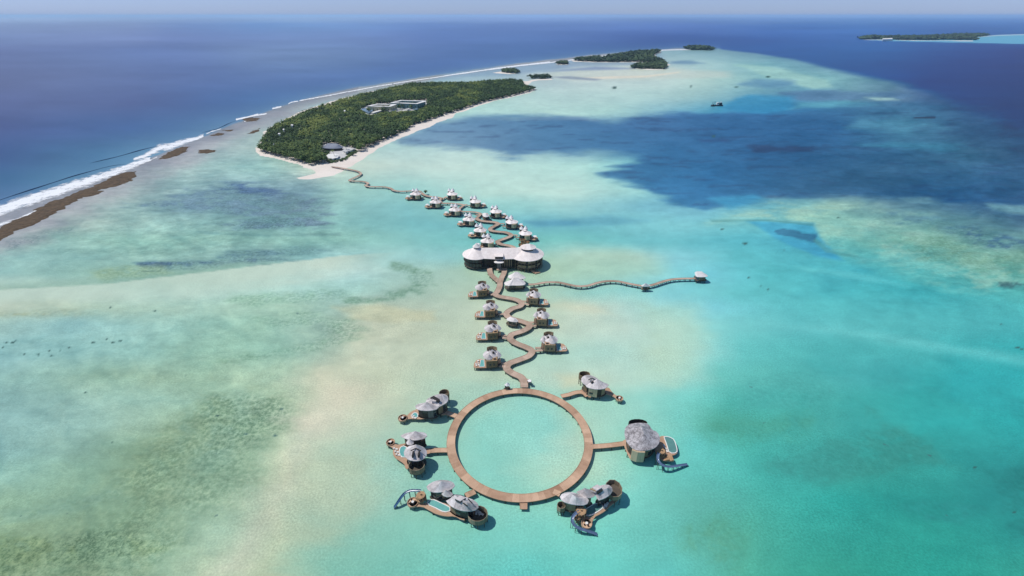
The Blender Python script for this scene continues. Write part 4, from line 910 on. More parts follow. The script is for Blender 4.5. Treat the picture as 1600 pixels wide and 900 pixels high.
isl = z5((650,234),(620,226),(560,228),(500,230),(450,224),(425,208),(380,198),(320,197),(262,195),(238,185),(258,176),(250,165),(215,157),(150,154),(120,150),(140,138),(190,115),(206,98),(180,82),(120,68),(60,58),(-10,48))
walkway('winding_walkway', 'long thin walkway snaking from the northern villas to the island beach', W(isl, ZD), 3.0, ZD+.014, step=3, every=8)
jet = [(826,444.5),(836,444),(850,441.5),(862,440.8),(875,441.5),(890,445),(905,447.3),(920,446),(933,442),(948,439.3),(965,439.5),(982,443),(1000,446.2),(1010,447),(1022,444.5),(1034,440.5),(1046,437.2),(1060,435.6),(1075,435.2),(1087,435)]
walkway('jetty_walkway', 'long narrow jetty running right from the white roofed pavilion to the end hut', W(jet, ZD+.3), 2.4, ZD+.3, step=2.0, every=2.9)
# swimming platform and short arms of the ring
walkway('swim_pier', 'short stub pier on the near edge of the ring', [G(818, 785, 1.6), G(818, 795.5, 1.6)], 3.0, 1.6, mat='deck', raw=True, every=3)
def z64(*p): return [(600+x/6.425, 600+y/6.425) for x, y in p]
def z9(*p): return [(610+x/9, 730+y/9) for x, y in p]
def zm(*p): return [(960+x/8.18, 640+y/8.18) for x, y in p]
def zl(*p): return [(860+x/8.18, 740+y/8.18) for x, y in p]
def zu(*p): return [(890+x/12.86, 570+y/12.86) for x, y in p]
arms = [('upper left', z64((735,325),(600,278),(570,275))), ('middle left', z64((640,664),(540,665),(440,672))), ('lower left', z9((1190,340),(1060,400))),
        ('lower right', zl((40,225),(125,262))), ('middle right', [(924,698),(950,696),(975,693)]), ('upper right', [(877,619),(889,616.5),(898,613.5),(906,612.5),(913,614),(918,619)])]
for nm, q in arms:
    walkway('access_walkway', f'short timber arm from the ring to the {nm} large villa', W(q, ZD), 2.6, ZD+.008, mat='deck', step=1.6, every=3.6)
# ---------------------------------------------------------------- small furniture
fur = {}
def furn(kind):
    if kind in fur: return fur[kind].copy()
    if kind == 'chair':
        mb = MB(); mb.box(-.27, .27, -.27, .27, .38, .48); mb.box(-.27, .27, .2, .27, .48, .95)
        for a in (-.22, .22):
            for b in (-.22, .22): mb.box(a-.03, a+.03, b-.03, b+.03, 0, .38)
        o = mb.build('chair', 'dark')
    if kind == 'lounger':
        mb = MB(); mb.box(-.4, .4, -1.0, .4, .25, .42); mb.prism([(-.4,.4),(.4,.4),(.4,1.05),(-.4,1.05)], .42, .8)
        for a in (-.33, .33):
            for b in (-.9, .9): mb.box(a-.04, a+.04, b-.04, b+.04, 0, .25)
        o = mb.build('sun_lounger', 'fabric')
    if kind == 'table':
        mb = MB(); mb.cyl(0, 0, .55, .68, .75, 12); mb.cyl(0, 0, .06, 0, .68, 6); mb.cyl(0, 0, .3, 0, .04, 8); o = mb.build('table', 'white')
    fur[kind] = o; return fur[kind].copy() if False else o
used_f = set()
def put(kind, x, y, z, rot, label, group):
    if kind in used_f: o = fur[kind].copy(); scn.collection.objects.link(o)
    else: o = furn(kind); used_f.add(kind)
    o.location = (x, y, z); o.rotation_euler = (0, 0, rot); tag(o, label, {'chair':'chair','lounger':'sun lounger','table':'table'}[kind], group); return o
# ---------------------------------------------------------------- building blocks of a villa (positions in metres)
def walls(t, org, p, z0, z1, mats=('wallt', 'wall'), win=.5, storeys=1, rnd=R, seg=2.4, base=True):
    """cladding between floor and eave with glazing set into some bays"""
    n = max(5, round(sum(math.dist(p[i], p[(i+1) % len(p)]) for i in range(len(p)))/seg))
    q = smooth_path(p, seg, True) if len(p) > 5 else p
    if area(q) < 0: q = q[::-1]
    a_, b_ = MB(), MB(); n = len(q); ph = rnd.uniform(0, 6)
    for i in range(n):
        A, B = q[i], q[(i+1) % n]; mx_, my_ = B[0]-A[0], B[1]-A[1]; L = math.hypot(mx_, my_) or 1
        g = math.sin(i*1.1+ph) > .1; (a_ if g else b_).quad((*A, z0), (*B, z0), (*B, z1), (*A, z1), R.uniform(.2, .8))
        for s in range(storeys):
            if rnd.random() < win and L > 1.0:
                h = (z1-z0)/storeys; w0, w1 = z0+h*s+.35, z0+h*(s+1)-.5; ux, uy = mx_/L, my_/L; nx, ny = uy*.05, -ux*.05
                C = (A[0]+ux*.2, A[1]+uy*.2); D = (B[0]-ux*.2, B[1]-uy*.2)
                w = MB(); w.prism([(C[0]-nx, C[1]-ny), (D[0]-nx, D[1]-ny), (D[0]+nx, D[1]+ny), (C[0]+nx, C[1]+ny)], w0, w1); w.build('window', 'glass', t, org)
    a_.quad((*q[0], z1-.02), (*q[n//3], z1-.02), (*q[2*n//3], z1-.02), (*q[-1], z1-.02))
    a_.build('wall', mats[0], t, org); b_.build('wall', mats[1], t, org)
    if base: f = MB(); f.prism(inset(q, -.5), z0-.32, z0, t=.3); f.build('floor', 'beam', t, org)
def undercroft(t, org, p, z1, gap=3.2):
    xs = [a[0] for a in p]; ys = [a[1] for a in p]; pl = []; x = min(xs)+.6
    while x < max(xs):
        y = min(ys)+.6
        while y < max(ys):
            if inside(x, y, p): pl.append((x, y))
            y += gap
        x += gap
    piles(t, org, pl, z1, .22)
def platform(t, org, p, z, mat='deck', name='deck', th=.35, cell=None):
    mb = MB(); mb.prism(p, z-th, z, jit=0, t=R.uniform(.4, .6)); mb.build(name, mat, t, org); undercroft(t, org, p, z-th)
def pool(t, org, p, z, deep=False, mat=None):
    rim = inset(p, -.35) if area(p) > 0 else inset(p[::-1], -.35)
    if area(p) < 0: p = p[::-1]
    mb = MB(); mb.ring(rim, p, z-.2, z+.22, .8); o = mb.build('pool', 'white', t, org)
    w = MB(); w.prism(p, z+.02, z+.12); w.build('pool_water', mat or ('pooldeep' if deep else 'pool'), o, org)
def panel(t, org, p, z0, z1, dark=True, name='roof_hatch', mat='trim'):
    mb = MB(); mb.prism(p, z0, z1, t=.5); mb.build(name, mat, t, org)
def drum(t, org, c, r, z0, z1, mat='wallt', n=12, open_top=True, name='terrace_screen', ry=None, legs=True):
    o_ = circ(*c, r, n, ry); i_ = circ(*c, r-.22, n, (ry or r)-.22)
    mb = MB(); mb.ring(o_, i_, z0+.31, z1, .5, .35); mb.build(name, mat, t, org)
    f = MB(); f.prism(circ(*c, r-.05, n, (ry or r)-.05), z0, z0+.3); f.build('terrace_floor', 'beam', t, org)
    if legs: piles(t, org, [(c[0]+(r-.3)*math.cos(a*math.pi/4), c[1]+((ry or r)-.3)*math.sin(a*math.pi/4)) for a in range(8)], z0, .15)
# ---------------------------------------------------------------- restaurant hall
def zr4(*p): return [(720+x/11.25, 370+y/11.25) for x, y in p]
ZE, ZF = 10.0, 2.2
cx, cy = G(743.5, 400.5, ZE)[0], G(743.5, 400.5, ZE)[1]
rt_ = thing('restaurant', 'huge two storey overwater restaurant with joined rosy conical roofs', 'restaurant', (*G(785, 420, 0), 0)); og = tuple(rt_.location)
Lc = G(743.8, 396.5, ZE); Lr = 10.6; Rc = G(823.0, 396.5, ZE); Rr_ = 13.4
def add_roof(t, org, pts, ridge, ze, zr, mat='roof', name='roof', **k):
    mb = MB(); mb.roof(pts, ridge, ze, zr, **k); return mb.build(name, mat, t, org)
Lp = circ(*Lc, Lr, 36); Rp = circ(*Rc, Rr_, 40)
add_roof(rt_, og, Lp, [(Lc[0]+.6, Lc[1]+.5)], ZE, 16.4, 'roofp', pw=1.1, jit=.12)
add_roof(rt_, og, Rp, [(Rc[0]+1, Rc[1])], ZE+.05, 16.4, 'roofp', pw=1.1, jit=.12)
yN = (Lc[1]+Rc[1])/2
mid = [(Lc[0]+2, yN-7.0), (Lc[0]+9, yN-7.6), (Lc[0]+15, yN-9.0), (Rc[0]-15, yN-9.4), (Rc[0]-9, yN-8), (Rc[0]-2, yN-8), (Rc[0]-2, yN+8), (Rc[0]-10, yN+8), (Lc[0]+10, yN+8), (Lc[0]+2, yN+8)]
mb = MB(); xs_ = [Lc[0]+2+(Rc[0]-Lc[0]-4)*i/16 for i in range(17)]
for a, b in zip(xs_, xs_[1:]):
    g = .5+R.uniform(-.1, .1)
    fa = lambda x: yN-7.6-1.6*math.sin(math.pi*(x-xs_[0])/(xs_[-1]-xs_[0]))
    mb.quad((a, fa(a), ZE-.1), (b, fa(b), ZE-.1), (b, yN, 15.2), (a, yN, 15.2), g); mb.quad((a, yN, 15.2), (b, yN, 15.2), (b, yN+8, ZE-.1), (a, yN+8, ZE-.1), g)
    mb.quad((a, fa(a), ZE-.4), (b, fa(b), ZE-.4), (b, fa(b), ZE-.1), (a, fa(a), ZE-.1), .8)
mb.build('roof', 'roofp', rt_, og)
# cupolas
cc = (Lc[0]+.6, Lc[1]+.5); d = MB(); d.cyl(*cc, 2.2, 14.4, 16.2, 14); d.build('cupola_band', 'trim', rt_, og)
add_roof(rt_, og, circ(*cc, 3.1, 16), [cc], 16.2, 19.2, 'roofw', 'cupola_roof')
cc = (Rc[0]+1, Rc[1]); d = MB(); d.cyl(*cc, 4.6, 14.2, 15.9, 18, 5.2); d.build('cupola_band', 'trim', rt_, og)
add_roof(rt_, og, circ(*cc, 6.2, 20, 5.4), [(cc[0]-1.2, cc[1]), (cc[0]+1.2, cc[1])], 15.9, 18.6, 'roofp', 'cupola_roof')
# walls: dark glazed left drum, mullioned middle, tan right drum
def rwall(p, z0, z1, mat, name='wall'): mb = MB(); mb.prism(p, z0, z1, top=False, jit=.35); return mb.build(name, mat, rt_, og)
rwall(circ(*Lc, Lr-1.6, 22), ZF, ZE, 'walld'); rwall([(Lc[0]+2, yN-6.4), (Rc[0]-2, yN-6.8), (Rc[0]-2, yN+6.5), (Lc[0]+2, yN+6.5)], ZF, ZE, 'walld'); rwall(circ(*Rc, Rr_-3.0, 24), ZF, ZE, 'wallt')
for c, r, n, mat in ((Lc, Lr-1.5, 22, 'glass'), (Rc, Rr_-2.93, 24, 'glass')):
    for i in range(n):
        a = 2*math.pi*i/n
        for z0, z1 in ((2.7, 5.4), (6.3, 9.2)):
            if c is Rc and (i % 3 != 0): continue
            h = math.pi/n*.68; w = MB(); w.prism([(c[0]+q*math.cos(b), c[1]+q*math.sin(b)) for q, b in ((r, a-h), (r, a+h), (r-.3, a+h), (r-.3, a-h))], z0, z1); w.build('window', mat, rt_, og)
for i in range(14):
    x = Lc[0]+10+i*(Rc[0]-Lc[0]-22)/13; mb = MB(); mb.box(x-.2, x+.2, yN-6.95, yN-6.75, ZF, ZE-.3); mb.build('post', 'wallt' if i > 6 else 'trim', rt_, og)
f = MB(); f.prism(circ(*Lc, Lr-.9, 26), ZF-.4, ZF); f.prism(circ(*Rc, Rr_-1.6, 26), ZF-.41, ZF-.01); f.prism([(Lc[0], yN-8), (Rc[0], yN-8), (Rc[0], yN+8), (Lc[0], yN+8)], ZF-.42, ZF-.02); f.build('floor', 'beam', rt_, og)
for zz in (5.75,): 
    f = MB(); f.ring(circ(*Lc, Lr-.7, 26), circ(*Lc, Lr-1.7, 26), zz, zz+.25, .6); f.ring(circ(*Rc, Rr_-.9, 30), circ(*Rc, Rr_-3.2, 30), zz, zz+.25, .6); f.build('gallery', 'trim', rt_, og)
for i in range(20):
    a = -2.6+i*.22
    mb = MB(); mb.bar((Rc[0]+(Rr_-1)*math.cos(a), Rc[1]+(Rr_-1)*math.sin(a), 0), (Rc[0]+(Rr_-1)*math.cos(a), Rc[1]+(Rr_-1)*math.sin(a), ZE-.2), .16, 5); mb.build('post', 'wall', rt_, og)
piles(rt_, og, [(c[0]+r*math.cos(a), c[1]+r*math.sin(a)) for c, r in ((Lc, Lr-1.4), (Rc, Rr_-2.4)) for a in [math.pi*2*i/18 for i in range(18)]]+[(x, yN-7) for x in np.arange(Lc[0]+11, Rc[0]-11, 4)], ZF-.4, .25)
# porch between the fork arms
pc = G(779.5, 407, ZE); y0 = yN-9.2
mb = MB(); mb.box(pc[0]-3.0, pc[0]+3.0, y0-.2, y0+5, ZE+.2, 12.2); mb.build('dormer', 'trim', rt_, og)
mb = MB(); mb.box(pc[0]-3.4, pc[0]+3.4, y0-1.0, y0+5.6, 12.2, 12.5); mb.build('dormer_roof', 'roofp', rt_, og)
mb = MB(); mb.prism(circ(pc[0], y0-1.5, 3.8, 14, 2.2), 8.0, 8.35, t=.9); mb.build('porch_roof', 'roofw', rt_, og)
mb = MB(); mb.box(pc[0]-1.6, pc[0]+1.6, y0-1.2, y0+1.8, ZF, 8.0); mb.build('porch', 'wallg', rt_, og)
mb = MB(); mb.box(pc[0]-1.9, pc[0]+1.9, y0-3.6, y0-1.2, ZF-.4, ZF); mb.build('porch_deck', 'pier', rt_, og)
# blue sheltered deck and pontoon
t = walkway('mooring_pier', 'short slanting boat pier below the right end of the restaurant', W(zr4((1190,548),(1250,590),(1300,622)), 1.2), 2.4, 1.2, mat='deck', step=2, every=3)
t = thing('mooring_pontoon', 'pale square pontoon at the tip of the slanting boat pier', 'pontoon', (*G(839, 426, .9), 0)); p = W(zr4((1275,610),(1360,600),(1400,622),(1310,645)), .9); mb = MB(); mb.prism(p, .2, .9); mb.build('deck', 'deck', t, tuple(t.location)); piles(t, tuple(t.location), inset(p, .4), .2)
# honey coloured roof terrace tower behind the restaurant
tc_ = G(818.5, 383.5, 2); t = thing('terrace_tower', 'honey timber lookout terrace standing behind the right end of the restaurant', 'terrace', (*tc_, 0)); og2 = (*tc_, 0)
for k, (dx, r, z) in enumerate(((0, 4.6, 2.2), (1.0, 3.9, 4.6), (-.8, 2.6, 6.6))):
    mb = MB(); mb.prism(circ(tc_[0]+dx, tc_[1], r, 14, r*.6), z-.3, z); mb.build('platform', 'tim', t, og2)
    mb = MB(); mb.ring(circ(tc_[0]+dx, tc_[1], r, 14, r*.6), circ(tc_[0]+dx, tc_[1], r-.12, 14, r*.6-.12), z+.01, z+1.0); mb.build('railing', 'tim', t, og2)
piles(t, og2, [(tc_[0]+x, tc_[1]+y) for x in (-4, -1.3, 1.3, 4) for y in (-1.8, 1.8)], 7, .2)
# ---------------------------------------------------------------- white roofed pavilions
def tent_house(name, label, cat, roofpx, ridgepx, ze, zr, f, mat='roofw', wmat='walld', zfl=2.2, ins=1.3, win=.4, deckout=.7, storeys=1):
    q = smooth_path(W(f(*roofpx), ze), 1.8, True); rg = W(f(*ridgepx), zr); c = cent(q); t = thing(name, label, cat, (*c, 0)); og = (*c, 0)
    if area(q) < 0: q = q[::-1]
    add_roof(t, og, q, rg, ze, zr, mat, jit=.15); walls(t, og, inset(q, ins)[::2], zfl, ze-.05, (wmat, 'wall'), win, storeys, base=False)
    platform(t, og, inset(q, ins-deckout), zfl, 'beam', 'floor'); return t
tent_house('pavilion', 'front white roofed pavilion at the start of the narrow jetty', 'pavilion', ((250,205),(262,185),(310,172),(360,150),(430,140),(500,150),(548,195),(550,215),(520,228),(440,234),(350,232),(310,240),(270,228)), ((385,130),(440,122)), 5.2, 8.8, lambda *p: [(760+x/9, 420+y/9) for x, y in p], wmat='wallt', win=.6, ins=1.0)
tent_house('pavilion', 'rear white roofed pavilion behind the one at the start of the narrow jetty', 'pavilion', ((300,112),(330,85),(400,70),(480,72),(540,110),(552,132),(500,142),(420,140),(340,138)), ((405,42),(445,42)), 5.8, 9.6, lambda *p: [(760+x/9, 420+y/9) for x, y in p], wmat='wallt', win=.5, ins=1.2)
tent_house('end_hut', 'cream hip roofed hut on piles at the far right end of the narrow jetty', 'hut', ((1205,180),(1235,250),(1320,262),(1440,250),(1400,205),(1330,175),(1240,165)), ((1245,158),(1335,160)), 5.5, 8.2, lambda *p: [(980+x/11.43, 410+y/11.43) for x, y in p], wmat='wallg', ins=.8)
tent_house('jetty_hut', 'small cream roofed hut standing beside the bend of the narrow jetty', 'hut', ((245,415),(290,395),(370,395),(425,415),(400,425),(330,430),(265,428)), ((330,368),), 4.6, 7.0, lambda *p: [(980+x/11.43, 410+y/11.43) for x, y in p], wmat='wallt', ins=.4)
tent_house('service_hut', 'grey hip roofed service hut between the two rows of villas beside the winding walkway', 'hut', ((280,710),(300,690),(350,680),(410,695),(448,735),(440,748),(370,745),(300,728)), ((335,672),(395,705)), 5.0, 6.6, lambda *p: [(760+x/9, 420+y/9) for x, y in p], wmat='wallt', ins=.4)
tent_house('ring_hut', 'tiny dark round hut with a white cone roof behind the top of the ring', 'hut', ((545,670),(565,655),(595,650),(625,658),(638,675),(620,688),(590,692),(560,686)), ((592,632),), 4.6, 6.4, lambda *p: [(730+x/9.41, 530+y/9.41) for x, y in p], wmat='walld', mat='cap', ins=.35, win=0)
tent_house('walkway_hut', 'small pale roofed hut with a deck in a loop of the northern walkway', 'hut', ((1100,395),(1120,388),(1145,400),(1150,412),(1125,420),(1105,412)), ((1125,392),), 4.8, 7.2, z5, ins=.5, wmat='wallg')
t = thing('bay_deck', 'timber landing bay with white shade where the winding walkway meets the ring', 'landing', (*G(826, 598, 2), 0)); og3 = tuple(t.location)
mb = MB(); mb.prism(W([(730+x/9.41, 530+y/9.41) for x, y in ((770,600),(800,575),(890,580),(940,610),(938,630),(890,642),(785,642),(768,625))], 2.02), 1.72, 2.02); mb.build('deck', 'pier', t, og3)
p = W([(730+x/9.41, 530+y/9.41) for x, y in ((885,598),(920,590),(945,605),(940,628),(905,628),(888,615))], 3.6); mb = MB(); mb.prism(p, 3.5, 3.6); mb.build('shade', 'cap', t, og3)
piles(t, og3, p, 3.5, .07)
# ---------------------------------------------------------------- the villas of the two rows (one plan, mirrored or turned)
def row_villa(kind, mirror, label, group):
    """kind 'near': two small cones in front; kind 'far': cones behind, drum in front. x runs towards the sun deck"""
    s = -1 if mirror else 1; t = thing('water_villa', label, 'villa', (0, 0, 0), group); og = (0, 0, 0); X = lambda p: [(s*a, b) for a, b in p]
    if kind == 'near':
        rp = circ(0, 1.0, 5.0, 26, 4.9); add_roof(t, og, X(rp), X([(-.2, 1.6), (.5, .6)]), 6.0, 9.2)
        walls(t, og, X(circ(0, .8, 3.9, 12, 3.8)), 2.2, 6.0, ('walld', 'wall'), .35, 1, base=False)
        b = X([(-3.0, -5.2), (2.9, -5.6), (3.2, -1), (-3.2, -1)]); mb = MB(); mb.prism(b, 2.2, 6.6, t=.5, jit=.3); mb.build('wall', 'wall', t, og)
        for xa in (-1.2, .9):
            w = MB(); w.prism(X([(xa-.5, -5.62), (xa+.5, -5.66), (xa+.5, -5.2), (xa-.5, -5.2)]), 3.4, 4.6); w.build('window', 'glass', t, og)
        mb = MB(); mb.prism(X([(-3.0, -4.9), (-.2, -5.0), (-.2, -2.4), (-3.0, -2.4)]), 6.603, 6.64); mb.build('terrace_floor', 'deck' if not mirror else 'tim', t, og)
        mb = MB(); mb.box(*sorted((s*-2.4, s*-.9)), -4.4, -3.5, 6.64, 7.1); mb.build('planter', 'trim', t, og)
        for (a, c, r, z0, z1) in ((-3.4, .2, 2.0, 6.2, 8.6), (1.5, -2.6, 2.0, 6.9, 9.2)): add_roof(t, og, X(circ(a, c, r, 14)), X([(a, c)]), z0, z1, 'roof', 'cone_roof', pw=1.1)
        # curved bathroom screen behind, darker
        o_ = [(4.6*math.cos(a), .6+5.6*math.sin(a)) for a in np.linspace(.9, 2.3, 9)]; i_ = [(4.3*math.cos(a), .6+5.3*math.sin(a)) for a in np.linspace(.9, 2.3, 9)]
        mb = MB(); mb.prism(X(o_+i_[::-1]), 2.2, 8.2, jit=.3); mb.build('garden_screen', 'wall', t, og)
        # sliding roof track: a dark zig-zag standing on the roof
        for a, b_, z in (((-2.4, .9), (-.6, 2.2), 8.75), ((-.6, 2.2), (.9, 1.1), 9.0), ((.9, 1.1), (2.4, 1.6), 8.5)):
            mb = MB(); mb.bar((s*a[0], a[1], z), (s*b_[0], b_[1], z), .24, 4); mb.build('roof_track', 'trim', t, og)
        mb = MB(); mb.prism(X([(-1.5, -.4), (-.4, -.6), (-.3, .3), (-1.3, .4)]), 7.6, 8.75); mb.build('roof_hatch', 'trim', t, og)
        dk = X([(3.2, -5.6), (9.2, -5.4), (10.2, -4.6), (10.0, -1.2), (8.6, 1.6), (6.2, 2.4), (3.8, 1.6)]); platform(t, og, dk, 2.2)
        pool(t, og, X([(4.3, -4.6), (6.8, -4.6), (6.2, 1.2), (4.6, 1.0)]) , 2.25)
        fl = X([(-5.2, -2.5), (-3.2, -5.0), (3.4, -5.7), (4.4, -1), (3.8, 4), (0, 5.4), (-4, 4.2)]); platform(t, og, fl, 2.17, 'beam', 'floor')
        cw = X([(-8.4, -2.6), (-4.6, -2.6), (-4.6, -.8), (-8.4, -.8)]); platform(t, og, cw, 2.12, 'pier', 'bridge')
        mb = MB(); mb.prism(X([(-4.9, -1.9), (-3.6, -2.6), (-3.4, -2.3), (-4.7, -1.6)]), 2.2, 5.2); mb.build('entrance_wall', 'deck', t, og)
    else:
        rp = [(a*(1.16 if a > 0 else 1.0), b*(1-.10*math.sin(a))) for a, b in circ(0, -.4, 5.5, 26, 5.0)]; add_roof(t, og, X(rp), X([(-1.4, .3), (.5, -.3)]), 6.2, 9.3, 'roofp', jit=.5)
        walls(t, og, X(circ(0, -.4, 4.5, 12, 4.2)), 2.2, 6.2, ('walld', 'walld'), .5, 1, base=False)
        o_ = circ(2.1, -4.3, 2.5, 14, 1.9); mb = MB(); mb.prism(o_, 2.2, 6.0, jit=.35); mb.build('wall', 'wallt', t, og)
        w = MB(); w.prism(X([(-3.6, -4.1), (-1.4, -5.0), (-1.5, -5.1), (-3.7, -4.2)]), 3.0, 5.4); w.build('window', 'glass', t, og)
        for (a, c) in ((-3.2, 4.2), (.4, 4.9)):
            add_roof(t, og, circ(a, c, 2.0, 14), [(a, c)], 8.3, 11.2, 'cap', 'cone_roof', pw=1.1); d = MB(); d.cyl(a, c, 1.6, 2.2, 8.3, 10); d.build('turret', 'walld', t, og)
        for a, b_, z in (((-1.6, -.8), (-.2, -1.8), 8.5), ((-.2, -1.8), (1.6, -1.2), 8.3)):
            mb = MB(); mb.bar((s*a[0], a[1], z), (s*b_[0], b_[1], z), .3, 4); mb.build('roof_track', 'trim', t, og)
        fl = X([(-5.2, -4), (0, -6), (5.4, -4.6), (5.2, 3), (1.5, 5.8), (-4.6, 5.6)]); platform(t, og, fl, 2.17, 'beam', 'floor')
        dk = X([(4.4, -4.6), (8.6, -5.6), (11.8, -2.8), (11.0, .6), (7, 2.8), (4.4, 2.8)]); platform(t, og, dk, 2.21)
        pool(t, og, X([(5.6, -.2), (7.6, -.2), (7.0, 1.8), (5.8, 1.8)]), 2.25)
        if not mirror or True: mb = MB(); mb.prism(X(circ(8.8, -2.6, 1.7, 12)), 4.5, 4.6); mb.build('sail_shade', 'cap', t, og); piles(t, og, X([(8.8, -1.2), (8.8, -4.0)]), 4.5, .07)
        mb = MB(); mb.prism(X([(4.6, -1.2), (6.0, -1.6), (6.0, -1.3), (4.6, -.9)]), 2.2, 5.0); mb.build('deck_screen', 'wallt', t, og)
        cw = X([(-8.2, -1.2), (-4.8, -1.2), (-4.8, .6), (-8.2, .6)]); platform(t, og, cw, 2.12, 'pier', 'bridge')
    return t
def set_villa(src, px, py, label, group, first, rot=0.0, k=1.0):
    o = src if first else copy_tree(src); x, y = G(px, py, 6.0)
    o.location = (x, y, 0); o.rotation_euler = (0, 0, rot); o.scale = (k, k, 1); o['label'] = label; o['group'] = group; return o, x, y
gn, gf = 'water villas south of the restaurant', 'water villas north of the restaurant'
nL = row_villa('near', True, '', gn); nR = row_villa('near', False, '', gn)
ords = ['first', 'second', 'third', 'fourth', 'fifth', 'sixth']
seq = ['nearest the restaurant', 'second from the restaurant', 'third from the restaurant', 'nearest the ring']
for i, (px, py) in enumerate(((753.5, 449.5), (766, 480.5), (769.5, 514), (768.5, 556))):
    _, x, y = set_villa(nL, px, py, f'grey roofed villa in the left row between restaurant and ring, {seq[i]}', gn, i == 0, R.uniform(-.05, .1))
    for j in range(2): put('lounger', x-8.6+j*1.2, y-3.6+.4*j, 2.22, .3, f'pale sun loungers on the deck of the left row villa {seq[i]}', f'sun loungers on the left row villa {seq[i]}')
    if i > 1: put('table', x-7.8, y-.4, 2.22, 0, f'small white table on the deck of the left row villa {seq[i]}', None)
seq = ['nearest the restaurant', 'in the middle', 'nearest the ring']
for i, (px, py) in enumerate(((834, 461.5), (846.5, 493.5), (858.5, 532))):
    _, x, y = set_villa(nR, px, py, f'grey roofed villa in the right row between restaurant and ring, {seq[i]}', gn, i == 0, R.uniform(-.08, .05))
    for j in range(2): put('lounger', x+8.0+j*1.1, y-3.0, 2.22, -.2, f'pale sun loungers on the deck of the right row villa {seq[i]}', f'sun loungers on the right row villa {seq[i]}')
fL = row_villa('far', True, '', gf); fR = row_villa('far', False, '', gf)
PL = [(1141, 590), (1088, 512), (1005, 432), (900, 362), (758, 305), (612, 246)]
sq = ['right behind the restaurant roof', 'second from the restaurant', 'third from the restaurant', 'fourth from the restaurant', 'fifth from the restaurant', 'where the island walkway begins']
for i, (a, b) in enumerate(PL):
    px, py = z5((a, b))[0]; _, x, y = set_villa(fL, px, py+.6, f'northern left row villa with two white cones, {sq[i]}', gf, i == 0, R.uniform(-.12, .12))
    put('lounger', x-8.0, y-1.6, 2.22, .3, f'pale lounger on the deck of the left row northern villa {sq[i]}', None)
PR = [(1413, 535), (1312, 452), (1196, 375), (1045, 302), (875, 247)]
sq = ['nearest the restaurant', 'second from the restaurant', 'third from the restaurant', 'fourth from the restaurant', 'furthest away']
for i, (a, b) in enumerate(PR):
    px, py = z5((a, b))[0]; _, x, y = set_villa(fR, px, py+.6, f'northern right row villa with two white cones, {sq[i]}', gf, i == 0, R.uniform(-.12, .12))
    put('lounger', x+8.4, y-1.4, 2.22, -.3, f'pale lounger on the deck of the right row northern villa {sq[i]}', None)
x, y = G(665, 301.5, 2); t = thing('shrub', 'round green shrub beside the topmost left northern villa', 'shrub', (x, y, 2.2)); mb = MB(); mb.cyl(0, 0, .9, 0, .6, 8); mb.build('planter', 'walld', t); mb = MB(); crown(mb, 0, 0, .4, 1.9, 2.8, 60, .5, .45, rt); mb.build('crown', 'leaf', t)
# arms joining the villas to the winding walkway
for i, (q, nm) in enumerate(((z4((228,152),(262,150)), 'first left'), (z4((296,302),(350,305)), 'second left'), (z4((325,488),(378,492)), 'third left'), (z4((300,705),(350,715)), 'fourth left'),
      (z4((492,222),(535,228)), 'first right'), (z4((545,398),(590,392)), 'second right'), (z4((565,592),(640,585)), 'third right'))):
    walkway('villa_bridge', f'short bridge from the winding walkway to the {nm} southern villa counted from the restaurant', W(q, ZD), 1.8, ZD+.01, step=1.5, every=3, kerb=False)
for q, nm in ((z71((395,400),(440,392),(482,398)), 'second'), (z71((590,580),(640,568),(690,580)), 'first'), (z71((30,260),(110,245),(220,232)), 'third'), (z5((955,338),(985,325)), 'fourth'), (z5((800,290),(835,268)), 'furthest')):
    walkway('villa_bridge', f'short bridge to the {nm} villa of the right row in the northern cluster', W(q, ZD), 2.2, ZD+.01, step=2, every=4, kerb=False)
# ---------------------------------------------------------------- the six large villas round the ring
def big_villa(label, anchor, f):
    t = thing('large_villa', label, 'villa', (*G(*f(anchor)[0], 0), 0), 'large villas around the ring'); return t, tuple(t.location)
def S(px, z, step=1.5, f=None): 
    q = smooth_path(W(f(*px), z), step, True); return q if area(q) > 0 else q[::-1]
ZUP = 1.2
def panel7(t, og, p, z0, z1, **k): panel(t, og, p, z0+ZUP, z1+ZUP, **k)
def roofed(t, og, f, px, rpx, ze, zr, mat='roof', ins=1.1, zf=2.2, wall=('wall', 'walld'), win=.45, st=2, nm='roof', w=True, pw=1.22):
    ze += ZUP; zr += ZUP; q = S(px, ze, 1.5, f); add_roof(t, og, q, W(f(*rpx), zr), ze, zr, mat, nm, pw=pw)
    if w: walls(t, og, inset(q, ins)[::2], zf, ze-.28, wall, win, st, base=False); platform(t, og, inset(q, ins-.4), zf, 'beam', 'floor')
    return q
def table_round(t, og, f, c, r, who):
    x, y = G(*f(c)[0], 2.2); p = circ(x, y, r, 18); mb = MB(); mb.prism(p, 1.9, 2.2, t=.9); mb.build('round_terrace', 'deck', t, og)
    mb = MB(); mb.ring(circ(x, y, r+.02, 18), circ(x, y, r-.18, 18), 2.203, 2.75, .5); mb.build('bench', 'deck', t, og); piles(t, og, inset(p, .4)[::3], 1.9, .15)
    for k in range(4):
        a = k*1.57+.5; put('chair', x+.95*math.cos(a), y+.95*math.sin(a), 2.2, a-1.57, f'dark wicker chair on the round terrace of the {who} large villa', f'chairs on the round terrace of the {who} large villa')
    put('table', x, y, 2.2, 0, f'white table in the middle of the round terrace of the {who} large villa', None)
